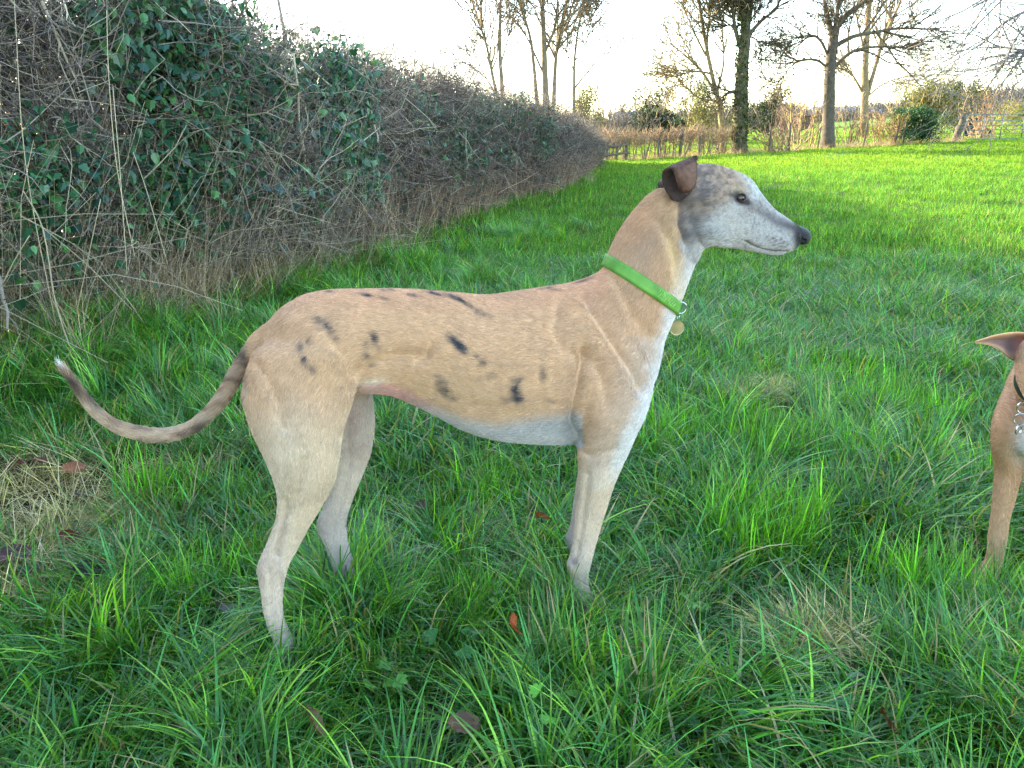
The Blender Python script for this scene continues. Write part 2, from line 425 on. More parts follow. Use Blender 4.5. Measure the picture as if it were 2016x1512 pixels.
def leaf_spray(n, size, spread, pal=IVY, kinds=(0, 1), face=None, mat=M_leaf):
    g = Geo(); pl = s2l(np.array(pal))
    for _ in range(n):
        V, F = ivy_shape(size * rng.uniform(.55, 1.2), kinds[rng.integers(len(kinds))])
        m = rotm(rng.normal(0, .5), rng.uniform(.3, 1.5), rng.uniform(0, 6.28) if face is None else face + rng.normal(0, .9))
        g.add(V @ m.T + rng.normal(0, spread, 3) * [1, 1, 1.1], F, pl[rng.integers(len(pl))] * rng.uniform(.7, 1.35))
    for _ in range(3):
        tube(g, wob(rng.normal(0, spread, 3), rng.normal(0, spread, 3) * 1.3, 4, .01), .002, 3, s2l((96, 84, 60)), cap=False)
    return g.mesh('ivy', mat, smooth=False)
ivy_in_p = [leaf_spray(30, .062, .11) for _ in range(5)]
ivy_out_p = [leaf_spray(30, .050, .085, pal=IVY + [(70, 116, 62), (52, 100, 66)], face=-1.2) for _ in range(6)]
# ellipses of ivy seen on the hedge front (photo pixels of 2016 x 1512)
IVY_E = [(340, 100, 130, 130, 1), (395, 225, 75, 80, .75), (340, 360, 80, 85, 1), (300, 380, 50, 60, .6), (655, 150, 50, 60, 1), (670, 250, 45, 90, .9), (515, 170, 45, 50, .5), (500, 270, 40, 40, .4), (600, 350, 40, 50, .4),
         (455, 360, 40, 40, .35), (210, 70, 40, 60, .8), (90, 330, 90, 90, .35), (120, 500, 90, 80, .4), (450, 90, 40, 50, .5), (885, 290, 36, 40, .9), (830, 240, 26, 30, .6), (980, 300, 26, 40, .6), (1060, 260, 20, 40, .6), (945, 225, 30, 30, .6), (1010, 220, 18, 30, .4),
         (800, 190, 20, 40, .25), (930, 380, 20, 60, .5), (1180, 285, 12, 40, 1), (720, 340, 30, 60, .4)]
def ivy_w(px, py):
    w = np.zeros(len(px))
    for a, b, c, d, k in IVY_E:
        w = np.maximum(w, k * np.exp(-(((px - a) / c) ** 2 + ((py - b) / d) ** 2) ** 2))
    return w
def sample_hedge(n, y0, y1, w0, w1, ztop=1.0):
    y = rng.uniform(y0, y1, n); w = rng.uniform(w0, w1, n)
    top = hedge_h(y) * (1 - .10 * np.abs(2 * np.clip(w / 1.2, 0, 1) - 1) ** 3) + (fbm(y * 1.7, w * 1.7, 23) - .5) * .22
    z = rng.uniform(0.02, 1, n) ** .9 * top * ztop
    bulge = (fbm(y * 1.2, z * 1.6, 31) - .5) * .5 + .12 * np.sin(z * 2.2)
    x = hedge_x(y) - w + bulge * (w < .5) + .1
    return np.stack([x, y, z + ground_z(x, y) * .8], 1)
def hedge(name, y0, y1, n_tw, n_in, n_out, protos, label):
    yc = (y0 + y1) / 2; o = np.array([hedge_x(yc) - .6, yc, 0])
    root = link(name, None, None, o, label, 'hedge')
    P = np.concatenate([sample_hedge(n_tw, y0, y1, 0, 1.2), sample_hedge(n_tw // 2, y0, y1, -.02, .25)])
    scatter('twigs', protos, P - o, rand_rot(len(P), 1.5), rng.uniform(.7, 1.2, len(P)), parent=root)
    P = sample_hedge(n_in, y0, y1, .35, 1.0, .93)
    scatter('inner_leaves', ivy_in_p, P - o, rand_rot(len(P), .5), rng.uniform(.8, 1.4, len(P)), parent=root)  # dense leaf layer added inside the hedge to block the low sun
    P = sample_hedge(n_out * 14, y0, y1, -.06, .12, 1.02)
    px, py = proj(P)
    k = rng.uniform(size=len(P)) < ivy_w(px, py) * .9 + .012
    P = P[k][:n_out]
    scatter('ivy_leaves', ivy_out_p, P - o, np.stack([rng.normal(0, .25, len(P)), rng.normal(0, .25, len(P)), rng.normal(0, .8, len(P))], 1), rng.uniform(.75, 1.25, len(P)), parent=root)
    # stems
    g = Geo(); pl = s2l(np.array([(176, 162, 136), (150, 136, 112), (126, 114, 94)]))
    yy = np.arange(y0, y1, .17)
    for q in yy:
        q = q + rng.uniform(-.1, .1); w = rng.uniform(-.04, .6); h = hedge_h(q)
        b = np.array([hedge_x(q) - w, q, ground_z(hedge_x(q), q) - .03])
        t = b + [rng.normal(0, .2), rng.normal(0, .25), h * rng.uniform(.6, .97)]
        r_ = rng.uniform(.006, .02)
        pts = wob(b, t, 8, .03)
        tube(g, pts, np.linspace(r_, r_ * .35, 8), 6, pl[rng.integers(3)])
        for _ in range(4):
            b2 = pts[rng.integers(2, 7)]; t2 = b2 + [rng.normal(.1, .2), rng.normal(0, .3), rng.uniform(.1, .5)]
            tube(g, wob(b2, t2, 5, .03), np.linspace(r_ * .45, r_ * .15, 5), 4, pl[rng.integers(3)])
    link('stems', g.mesh('stems', M_twig, origin=o), root, kind='stuff')
    return root, o
nh, nho = hedge('ivy_hedge', -4.5, 6.9, 1250, 1900, 620, twig_p, 'tall near hedge overgrown with dark ivy and bare twigs at left')
fh, fho = hedge('thorn_hedge', 6.9, 26, 1250, 1100, 420, twig_far_p, 'long leafless thorn hedge running back from the ivy covered hedge')
# upright shoots along the hedge top
def shoots(root, o, y0, y1, n, name='top_shoots'):
    g = Geo(); pl = s2l(np.array([(168, 130, 104), (150, 120, 96), (180, 150, 120), (120, 96, 84)]))
    for _ in range(n):
        q = rng.uniform(y0, y1); w = rng.uniform(.05, 1.1); zt = hedge_h(q) - .1
        b = np.array([hedge_x(q) - w, q, zt + ground_z(hedge_x(q), q)]); L = rng.uniform(.1, .28) if rng.uniform() < .9 else rng.uniform(.3, .5)
        pts = wob(b, b + np.array([rng.normal(0, .35), rng.normal(0, .35), 1]) * L, 4, .012)
        c = pl[rng.integers(4)]
        tube(g, pts, np.linspace(.0035, .001, 4), 3, c, cap=False)
        for _ in range(4):
            e = pts[rng.integers(1, 4)]
            tube(g, [e, e + np.array([rng.normal(0, .05), rng.normal(0, .05), rng.uniform(.01, .07)])], [.002, .0008], 3, c, cap=False)
    ob = link(name, g.mesh(name, M_twig, origin=o), root, kind='stuff')
shoots(nh, nho, 3, 6.9, 260); shoots(fh, fho, 6.9, 26, 1500)
# separately visible ivy leaves
lv = []
for kd in (0, 1):
    for c in IVY[:4] + [(74, 122, 60)]:
        V, F = ivy_shape(.056, kd); lv.append(mk_mesh('ivy_leaf', V, F, np.tile(s2l(c), (len(V), 1)), M_leaf, False))
P = sample_hedge(9000, 2.3, 6.6, -.24, -.1, 1.0); px, py = proj(P)
k = (rng.uniform(size=len(P)) < ivy_w(px, py)) & (px > -20) & (py > -20)
for p in P[k][:290]:
    o = link('ivy_leaf', lv[rng.integers(len(lv))], nh, p - nho)
    o.rotation_euler = (rng.normal(0, .45), rng.uniform(.5, 1.5), -1.2 + rng.normal(0, .9)); s_ = rng.uniform(.7, 1.3); o.scale = (s_,) * 3
# long pale dead stalks and fine dry grass at the hedge foot
def stalk_field(name, n, y0, y1, lmin, lmax, rr, label, pal, lean=.28, w0=-.35, w1=.15):
    g = Geo(); pl = s2l(np.array(pal))
    for _ in range(n):
        q = rng.uniform(y0, y1); w = rng.uniform(w0, w1); L = rng.uniform(lmin, lmax)
        x_ = hedge_x(q) - w; b = np.array([x_, q, ground_z(x_, q) - .02])
        d = np.array([rng.normal(.1, lean), rng.normal(0, lean), 1]); d /= np.linalg.norm(d)
        if rng.uniform() < .16: d = np.array([rng.normal(0, 1), rng.normal(0, 1), rng.uniform(.05, .5)]); d /= np.linalg.norm(d); b[2] += rng.uniform(.05, .5)
        pts = wob(b, b + d * L, 5, L * .02)
        if rng.uniform() < .25: pts[3:] += np.array([rng.normal(0, .2), rng.normal(0, .2), -.25]) * L * np.array([[.3], [.9]])
        c = pl[rng.integers(len(pl))] * rng.uniform(.75, 1.25); r_ = rng.uniform(.5, 1) * rr
        tube(g, pts, np.linspace(r_, r_ * .5, 5), 3, c, cap=False)
        if rng.uniform() < .3:
            for _ in range(3):
                e = pts[rng.integers(1, 4)]; tube(g, [e, e + rng.normal(0, .07, 3) + [0, 0, .06]], [r_ * .5, r_ * .2], 3, c, cap=False)
    return link(name, g.mesh(name, M_dry), None, kind='stuff', label=label)
PALE = [(196, 182, 152), (172, 156, 126), (206, 190, 158), (150, 132, 108)]
stalk_field('dead_stalks', 680, 2.2, 6.2, .45, 1.25, .0026, 'tangle of pale dead stalks standing at the foot of the ivy hedge', PALE)
stalk_field('far_dry_grass', 1900, 5.6, 22, .25, .7, .004, 'dry brown grass standing along the foot of the thorn hedge', [(176, 148, 118), (150, 124, 100), (130, 108, 90)], .22, -.5, .15)
# some stalks large enough to pick out one by one
def big_stalk(pxs, yd, r_, label):
    P = np.array([at_y(a, b, yd + dy) for a, b, dy in pxs]); o = P[0].copy()
    g = Geo(); tube(g, catmull(P - o, 4), r_, 5, s2l((186, 170, 138)))
    link('dead_stalk', g.mesh('dead_stalk', M_dry), None, o, label, 'dead stalk', 'bent dead stalks in front of the ivy hedge')
big_stalk([(140, 692, 0), (108, 590, .05), (84, 450, .1), (45, 375, .2)], 3.05, .003, 'thick pale stalk leaning left above the white tail tip')
big_stalk([(86, 450, 0), (170, 520, .05), (260, 610, .1)], 3.1, .0018, 'thin pale stalk slanting down right from a broken elbow')
big_stalk([(2, 565, 0), (30, 510, 0), (58, 464, 0)], 3.0, .0019, 'short pale stalk slanting up at the left edge')
big_stalk([(265, 505, 0), (230, 330, .1), (214, 150, .2), (210, 20, .25)], 3.5, .0018, 'long upright pale stalk in front of the ivy')
big_stalk([(250, 540, 0), (238, 360, .1), (222, 170, .2)], 3.45, .0017, 'upright pale stalk just right of the longest one')
big_stalk([(110, 640, 0), (50, 320, .1), (28, 0, .3)], 3.2, .0018, 'long pale stalk rising to the top left corner')
big_stalk([(330, 520, 0), (290, 380, .1), (262, 300, .1)], 3.7, .0017, 'pale stalk below the middle ivy patch leaning left')
big_stalk([(150, 620, 0), (175, 500, 0), (198, 392, 0)], 3.2, .0017, 'pale stalk leaning right between hedge trunks')
# dry tussocks under the hedge
pp = []
for a, b, c, n_ in [(470, 540, 60, 30), (560, 500, 60, 26), (350, 600, 45, 40), (720, 440, 50, 36), (660, 480, 40, 20), (1050, 370, 40, 30), (1120, 350, 30, 16), (180, 640, 70, 16), (950, 400, 50, 14)]:
    for _ in range(n_):
        qx, qy = rng.normal(a, c), rng.normal(b, c * .45); d = ray(qx, max(qy, 330)); t = -CAM_H / d[2]; p = C0 + d * t
        pp.append([p[0] - .05, p[1]])
pp = np.array(pp); P = np.stack([pp[:, 0], pp[:, 1], ground_z(pp[:, 0], pp[:, 1])], 1)
dryup_p = []
for _ in range(4):
    g = Geo(); g.add(*blades(n=34, rad=.07, lmin=.22, lmax=.5, wmin=.0015, wmax=.004, lean=(5, 45), curl=(5, 60), K=5, pal=[(168, 142, 112), (150, 122, 96), (184, 160, 124)], dead=0)); dryup_p.append(g.mesh('tuft', M_dry))
scatter('dry_tussocks', dryup_p, P, rand_rot(len(P), .2), rng.uniform(.6, 1.2, len(P)), label='brown dry grass tussocks along the base of both hedges')
stalk_field('hedge_foot_tangle', 620, 2.6, 6.4, .2, .75, .002, 'low tangle of thin brown dead stems at the edge of the grass', PALE + [(140, 118, 92), (120, 100, 80)], .5, -.75, -.1)
for_p = []
P = np.stack([rng.uniform(0, 1, 170), rng.uniform(2.7, 6.4, 170)], 1); P[:, 0] = hedge_x(P[:, 1]) + P[:, 0] * .6 - .05
P = np.stack([P[:, 0], P[:, 1], ground_z(P[:, 0], P[:, 1])], 1)
scatter('flattened_dry_grass', dry_p, P, rand_rot(len(P), .2), rng.uniform(.7, 1.4, len(P)), label='flattened straw coloured grass mixed into the green along the ivy hedge')
# ------------------------------------------------------------------ trees
def grow(g, pts, r0, r1, col, depth, dens, lenf, upb, rs, sides=6, jit=.5, tmin=.25, rmin=.004, lmin=0):
    """a limb along pts and its side branches, recursively"""
    K = len(pts); seg = np.linalg.norm(np.diff(pts, axis=0), axis=1); L = seg.sum()
    rad = np.linspace(r0, r1, K)
    tube(g, pts, rad, sides, col, cap=False)
    if depth == 0: return
    n = max(2, int(dens * (1 + .3 * rs.normal()) * (1.5 if depth == 3 else .6 if depth == 2 else .5)))
    for _ in range(n):
        t = rs.uniform(tmin, 1) ** .8; k = min(int(t * (K - 1)), K - 2); f = t * (K - 1) - k
        b = pts[k] * (1 - f) + pts[k + 1] * f; rb = rad[k] * (1 - f) + rad[k + 1] * f
        d0 = (pts[k + 1] - pts[k]); d0 = d0 / np.linalg.norm(d0)
        e = rs.normal(size=3); e -= d0 * e.dot(d0); e /= np.linalg.norm(e)
        d = d0 * rs.uniform(.5, 1.0) + e * rs.uniform(.35, .8); d /= np.linalg.norm(d)
        l = L * lenf * rs.uniform(.55, 1.2) * (1.15 - .55 * t); l = max(l, .25 * lmin * (depth > 1) + .3 * lmin)
        q = 5; p = [b]; dd = d.copy(); st = l / (q - 1)
        for _ in range(q - 1):
            dd = dd + rs.normal(0, .17, 3) + np.array([0, 0, upb]); dd /= np.linalg.norm(dd); p.append(p[-1] + dd * st)
        r_ = max(min(rb * .62, l * .022), rmin)
        grow(g, np.array(p), r_, max(r_ * .4, rmin * .6), col, depth - 1, dens * .6, lenf * .95, upb, rs, max(3, sides - 2), jit, .12, rmin, lmin)
def limbpts(pxs, y, jit, m=4, zmin=None):
    P = np.array([at_y(a, b, y + (c[0] if c else 0)) for a, b, *c in pxs]); return catmull(P, m)
def tree(name, label, trunk, r0, r1, limbs, y, col=(112, 100, 80), tcol=None, dens=11, depth=3, lenf=.7, upb=.05, rmin=.006, group=None, extra=None, seed=1, cat='tree', mat=None):
    rs = np.random.default_rng(seed)
    T = limbpts(trunk, y, 0); z0 = float(ground_z(T[0, 0], T[0, 1])); T[0, 2] = z0 - .05
    o = T[0].copy(); o[2] = z0
    root = link(name, None, None, o, label, cat, group)
    g = Geo(); c = s2l(tcol or col); n = len(T)
    rad = np.linspace(r0, r1, n); rad[0] *= 1.35; rad[1] *= 1.12
    tube(g, T, rad, 10, c); link('trunk', g.mesh('trunk', M_bark, origin=o), root)
    g = Geo(); c = s2l(col)
    if trunk[-1][1] <= 30 or not limbs: limbs = list(limbs) + [(trunk[-2:], r1 * 1.0)]
    for lb, r_ in limbs:
        pts = limbpts(lb, y, 0)
        grow(g, pts, r_, r_ * .3, c, depth, dens, lenf, upb, rs, 6, rmin=rmin, lmin=rmin * 95)
    # side growth straight from the trunk's upper half
    grow(g, T[n // 2:], r1 * .3, r1 * .2, c, depth, dens, lenf * .9, upb, rs, 5, rmin=rmin, lmin=rmin * 95)
    link('crown', g.mesh('crown', M_bark, origin=o), root)
    if extra: extra(root, o, rs)
    return root
# pale limbs and brambles crossing the face of the near hedge
rs = np.random.default_rng(409)
g = Geo(); pl = s2l(np.array([(186, 174, 152), (158, 146, 126), (136, 124, 108), (110, 100, 92)]))
for _ in range(95):
    q = rs.uniform(2.6, 6.8); z = rs.uniform(.25, 1.0) * hedge_h(q); b = np.array([hedge_x(q) + .12 + rs.uniform(-.25, .12), q, z])
    d = np.array([rs.normal(0, .35), rs.normal(0, 1), rs.normal(.1, .55)]); d /= np.linalg.norm(d); L = rs.uniform(.3, .95)
    r_ = rs.uniform(.003, .009) if rs.uniform() < .8 else rs.uniform(.009, .016)
    grow(g, wob(b, b + d * L, 7, .022, rs), r_, r_ * .4, pl[rs.integers(4)] * rs.uniform(.8, 1.2), 2, 6, .5, .02, rs, 5, rmin=.0012)
link('branches', g.mesh('branches', M_twig, origin=nho), nh)
# behind the hedge
tree('bare_tree', 'slim leafless tree behind the hedge, leftmost of the tall ones', [(992, 215), (988, 165), (984, 90), (986, 0), (990, -60)], .055, .02,
     [([(984, 205), (972, 160), (958, 90), (935, 20), (912, -50)], .045), ([(978, 190), (950, 140), (930, 100)], .02), ([(988, 120), (1005, 60), (1020, 20)], .02)], 17, rmin=.0075, seed=3, dens=12)
tree('bare_tree', 'tall leafless tree with several forked stems behind the middle of the hedge', [(1076, 225), (1073, 150), (1070, 60), (1064, -60)], .085, .045,
     [([(1058, 210), (1051, 130), (1043, 70), (1024, 10), (1000, -60)], .055), ([(1090, 210), (1094, 120), (1104, 50), (1130, -50)], .06), ([(1072, 150), (1050, 100), (1030, 60), (1012, 35)], .03),
      ([(1070, 110), (1090, 60), (1098, 0), (1100, -50)], .04)], 19, rmin=.0085, seed=5, dens=12)
tree('bare_tree', 'smaller leafless tree with outward right branches beside the forked one', [(1130, 240), (1130, 180), (1131, 120), (1138, 60), (1150, 0)], .045, .015,
     [([(1130, 175), (1150, 150), (1175, 120), (1198, 95)], .028), ([(1130, 140), (1118, 110), (1108, 85)], .02), ([(1132, 120), (1155, 80), (1165, 30)], .02)], 20, rmin=.0085, seed=8, dens=12)
tree('sapling', 'bare twiggy sapling poking above the near hedge', [(505, 160), (500, 90), (488, 30), (480, -30)], .018, .007,
     [([(500, 90), (520, 50), (535, 10)], .008), ([(498, 80), (470, 40), (455, -10)], .008), ([(495, 60), (505, 20), (508, -30)], .007)], 6.6, col=(150, 120, 104), rmin=.003, seed=9, dens=6, depth=2, cat='sapling')
# along the fence
def ivy_on_trunk(root, o, rs):
    g = Geo(); pl = s2l(np.array([(70, 84, 40), (56, 72, 40), (90, 96, 48)]))
    for _ in range(1500):
        t = rs.uniform() ** 1.3; p = at_y(1455 + 10 * t, 303 - 300 * t, 29); a = rs.uniform(0, 6.28); r_ = .27 - .09 * t
        V, F = ivy_shape(.10, 1); m = rotm(rs.normal(0, .6), rs.uniform(.2, 1.5), rs.uniform(0, 6.28))
        g.add(V @ m.T + p + [math.cos(a) * r_, math.sin(a) * r_, 0], F, pl[rs.integers(3)] * rs.uniform(.7, 1.3))
    link('ivy', g.mesh('ivy', M_far_leaf, False, origin=o), root, kind='stuff')
tree('ivy_clad_tree', 'large bare tree with ivy covered trunk beside the trimmed hedge', [(1455, 303), (1457, 220), (1462, 130), (1468, 70), (1466, 20)], .25, .15,
     [([(1466, 40), (1462, 0), (1456, -60)], .13), ([(1466, 60), (1478, 20), (1482, -40)], .12), ([(1464, 110), (1448, 60), (1440, 0), (1430, -50)], .09), ([(1468, 75), (1500, 40), (1530, 15), (1536, -15)], .08),
      ([(1468, 72), (1485, 75), (1500, 90)], .04), ([(1458, 180), (1436, 182), (1424, 190)], .1), ([(1462, 90), (1440, 50), (1425, 52), (1412, 20)], .05)], 29, (80, 74, 58), dens=13, seed=11, extra=ivy_on_trunk, rmin=.012)
tree('bare_tree', 'spreading many stemmed bare tree just left of the ivy clad trunk', [(1424, 300), (1420, 240), (1412, 190), (1400, 140), (1385, 60), (1370, -40)], .11, .05,
     [([(1412, 190), (1385, 145), (1350, 110), (1318, 85)], .06), ([(1404, 160), (1392, 90), (1400, 10), (1405, -40)], .06), ([(1400, 145), (1365, 140), (1330, 150), (1305, 145)], .045), ([(1412, 180), (1425, 120), (1422, 50), (1430, -10)], .05),
      ([(1390, 110), (1365, 60), (1345, 10)], .045), ([(1414, 200), (1370, 190), (1345, 165)], .04)], 30, (140, 122, 88), dens=13, seed=14, rmin=.012)
def seed_clumps(root, o, rs):
    g = Geo(); c = s2l((70, 54, 42))
    for _ in range(150):
        p = at_y(rs.normal(1640, 95), rs.uniform(-20, 150), 30 + rs.normal(0, 1.5))
        for _ in range(6):
            V, F = ivy_shape(.07, 1); m = rotm(rs.normal(0, .6), rs.uniform(.8, 1.6), rs.uniform(0, 6.28)); g.add(V @ m.T + p + rs.normal(0, .035, 3), F, c * rs.uniform(.7, 1.4))
    link('seed_clusters', g.mesh('seed', M_far_leaf, False, origin=o), root, kind='stuff')
tree('ash_tree', 'straight grey trunked bare tree with brown seed clusters, long limbs reaching right', [(1629, 296), (1632, 200), (1634, 140), (1640, 85), (1646, 50)], .225, .15,
     [([(1636, 142), (1660, 115), (1690, 97), (1740, 92), (1800, 96)], .09), ([(1642, 92), (1680, 72), (1720, 64), (1770, 56), (1850, 58)], .1), ([(1640, 70), (1628, 30), (1616, -40)], .11), ([(1646, 52), (1672, 25), (1700, 5), (1740, -40)], .13),
      ([(1632, 138), (1612, 120), (1585, 118), (1560, 128), (1535, 160)], .07), ([(1634, 120), (1618, 84), (1600, 70), (1565, 76), (1545, 95)], .07), ([(1644, 60), (1650, 10), (1655, -40)], .09)], 30, (92, 82, 66), tcol=(84, 77, 68), dens=13, seed=21, extra=seed_clumps, rmin=.012)
tree('bare_tree', 'slender double stemmed bare tree standing behind the grey trunked tree', [(1700, 262), (1703, 190), (1704, 120), (1708, 50), (1716, -50)], .24, .11,
     [([(1705, 195), (1725, 125), (1742, 70), (1770, 10), (1790, -50)], .13), ([(1700, 185), (1680, 150), (1658, 120)], .08), ([(1708, 190), (1740, 165), (1790, 150), (1830, 160)], .06), ([(1735, 110), (1770, 90), (1830, 100)], .06), ([(1704, 110), (1690, 50), (1680, 0)], .08)], 46, (124, 106, 80), dens=12, seed=24, rmin=.017)
tree('overhanging_tree', 'bare tree whose fine drooping branches enter at the upper right edge', [(2330, 235), (2320, 100), (2300, -40), (2290, -160)], .35, .2,
     [([(2310, 20), (2200, -20), (2080, 0), (1985, 40), (1930, 90)], .09), ([(2315, 60), (2200, 60), (2080, 80), (1990, 110), (1960, 145)], .08), ([(2305, -40), (2180, -100), (2060, -60), (1960, -10), (1915, 15)], .09), ([(2305, -20), (2150, 20), (2060, 40), (2010, 75)], .06),
      ([(2310, 100), (2150, 110), (2050, 130), (1995, 150)], .05)], 24, (116, 110, 106), dens=9, seed=31, upb=-.03, rmin=.011)
# hazel-like bushes, saplings in the fence line
def thicket(name, label, px, pyb, pyt, wpx, y, n, col, seed, cat='bush', rmin=.006, fan=1.0, leaves=0, lpal=None, ls=.09, group=None):
    rs = np.random.default_rng(seed)
    b = at_y(px, pyb, y); z0 = float(ground_z(b[0], y)); o = np.array([b[0], y, z0])
    top = at_y(px, pyt, y)[2]; H = top - z0; Wd = wpx / FPX * y
    root = link(name, None, None, o, label, cat, group)
    g = Geo(); pl = s2l(np.array(col))
    for _ in range(n):
        a = np.array([rs.normal(0, Wd * .22), rs.normal(0, .3), -.03]); e = np.array([a[0] * 1.2 + rs.normal(0, Wd * .3) * fan, rs.normal(0, .6), H * rs.uniform(.55, 1.02)])
        pts = wob(a, e, 6, .03 * H, rs)
        grow(g, pts, rs.uniform(.012, .03), .006, pl[rs.integers(len(pl))] * rs.uniform(.8, 1.2), 2, 5, .4, .06, rs, 4, rmin=rmin)
    link('branches', g.mesh('branches', M_bark, origin=None), root)
    if leaves:
        g = Geo(); lp = s2l(np.array(lpal)); leaves *= 5; nb = max(10, leaves // 130); ls = ls * .62 + .01
        cs = np.stack([rs.normal(0, Wd * .24, nb), rs.normal(0, .5, nb), H * rs.uniform(.25, .95, nb)], 1)
        for c_ in cs:
            sh = rs.uniform(.8, 1.2)
            for _ in range(leaves // nb):
                V, F = np.array([[0, 0, 0], [.5, .3, -.1], [1, 0, 0], [.5, -.3, -.1]]) * ls * rs.uniform(.6, 1.3), [[0, 1, 2], [0, 2, 3]]; m = rotm(rs.normal(0, .8), rs.uniform(0, 1.5), rs.uniform(0, 6.28))
                q = rs.normal(0, 1, 3); q *= (rs.uniform(.3, 1)) / np.linalg.norm(q)
                g.add(V @ m.T + c_ + q * [.15 * Wd + .1, .4, .14 * H + .08], F, lp[rs.integers(len(lp))] * sh * rs.uniform(.75, 1.25))
        link('leaves', g.mesh('leaves', M_far_leaf, False), root, kind='stuff')
    return root
OL = [(86, 92, 50), (104, 104, 56), (70, 80, 44), (120, 108, 60)]; DK = [(44, 56, 38), (54, 66, 42), (38, 48, 36)]; GR = [(40, 74, 44), (34, 62, 42), (52, 88, 50)]
BR = [(150, 120, 90), (128, 100, 78), (170, 138, 100)]; RB = [(146, 118, 94), (130, 106, 86), (112, 92, 78)]; TW = [(128, 112, 92), (110, 96, 84), (150, 132, 100)]
bgd = [
 ('bush', 'olive bushy tree rising behind the far end of the long hedge', 1150, 290, 168, 60, 34, 8, TW, 900, OL, .12),
 ('bare_bush', 'grey leafless bush behind the left end of the trimmed hedge', 1200, 292, 200, 75, 40, 16, [(108, 98, 94), (92, 84, 82)], 0, None, 0),
 ('evergreen_tree', 'dark windswept evergreen tree beyond the trimmed hedge', 1272, 270, 165, 75, 52, 6, TW, 1100, DK, .2),
 ('evergreen_bush', 'wide dark evergreen bush beyond the trimmed hedge, below the windswept tree', 1290, 275, 215, 110, 47, 6, TW, 1500, DK + [(70, 76, 44)], .18),
 ('bare_bush', 'pale fine twigged bush beside the windswept evergreen', 1330, 275, 150, 90, 50, 14, [(140, 126, 116), (124, 112, 104)], 0, None, 0),
 ('bush', 'olive leafed bush behind the many stemmed bare tree', 1375, 290, 160, 60, 36, 8, TW, 700, OL, .12),
 ('evergreen_bush', 'dark low bush between trimmed hedge and many stemmed tree', 1350, 280, 222, 50, 45, 5, TW, 500, DK, .18),
 ('evergreen_tree', 'small dark evergreen tree right of the ivy clad trunk', 1512, 280, 178, 45, 42, 5, TW, 700, DK, .16),
 ('bare_bush', 'bronze twigged thicket between ivy clad trunk and grey trunk', 1560, 285, 180, 90, 38, 18, RB, 0, None, 0),
 ('bare_bush', 'tall stemmed hazel thicket hugging the left side of the grey trunk', 1592, 292, 130, 75, 31, 12, [(158, 140, 96), (140, 122, 84)], 0, None, 0),
 ('bare_bush', 'reddish clipped bush left of the hazel stems', 1532, 300, 236, 70, 29.2, 16, RB, 0, None, 0),
 ('bare_bush', 'twiggy bush just right of the grey trunk', 1672, 288, 195, 70, 33, 14, [(140, 124, 92), (120, 106, 84)], 0, None, 0),
 ('bare_bush', 'low brown scrub along the fence left of the round evergreen', 1745, 285, 222, 90, 31, 18, BR, 160, [(140, 128, 70)], .06),
 ('evergreen_bush', 'round dark green evergreen shrub on the fence line', 1798, 285, 214, 62, 31, 4, TW, 2600, GR, .10),
 ('bush', 'big olive overgrown bush behind the round shrub', 1820, 280, 158, 110, 34, 16, [(170, 150, 104), (150, 132, 96)], 1900, OL, .11),
 ('evergreen_bush', 'dark topped bush right of the big olive one', 1885, 275, 158, 55, 37, 6, TW, 1100, DK + OL[:1], .12),
 ('bare_bush', 'reddish brown sucker stems fanning up behind the gate post', 1930, 272, 165, 75, 35, 26, [(164, 132, 98), (150, 120, 92), (178, 148, 106)], 0, None, 0),
 ('bush', 'yellow green hedge bush behind the right end of the gate', 2000, 275, 200, 110, 40, 14, TW, 900, [(124, 124, 62), (110, 110, 58)], .11),
 ('bare_bush', 'tall grey brown bush mass behind the left half of the trimmed hedge', 1232, 285, 192, 100, 44, 20, [(112, 100, 92), (96, 86, 80)], 300, DK, .1),
 ('bare_bush', 'dense brown scrub behind the right half of the trimmed hedge', 1400, 285, 186, 110, 42, 20, [(126, 108, 88), (108, 94, 80)], 500, OL, .1),
 ('evergreen_bush', 'dark bush directly behind the ivy clad trunk', 1470, 280, 204, 80, 50, 6, TW, 700, DK, .16),
 ('bare_bush', 'tangled scrub right of the slender double stemmed tree', 1742, 278, 196, 80, 42, 16, [(132, 114, 90), (116, 100, 82)], 0, None, 0),
 ('bare_bush', 'grey scrub glimpsed between the two big trunks', 1545, 280, 196, 100, 48, 18, [(116, 104, 96), (100, 90, 84)], 300, DK, .1),
 ('bare_tree', 'tiny far bare tree on the skyline above the gate', 1990, 230, 155, 55, 70, 7, [(120, 112, 108)], 0, None, 0),
]
for k, (nm, lb, px, pb, pt, wp, y, n, c, lf, lp, ls) in enumerate(bgd):
    thicket(nm, lb, px, pb, pt, wp, y, int(n * 1.7), c, 100 + k, 'tree' if 'tree' in nm else 'bush', leaves=lf, lpal=lp, ls=ls, rmin=.010 + .00012 * y)
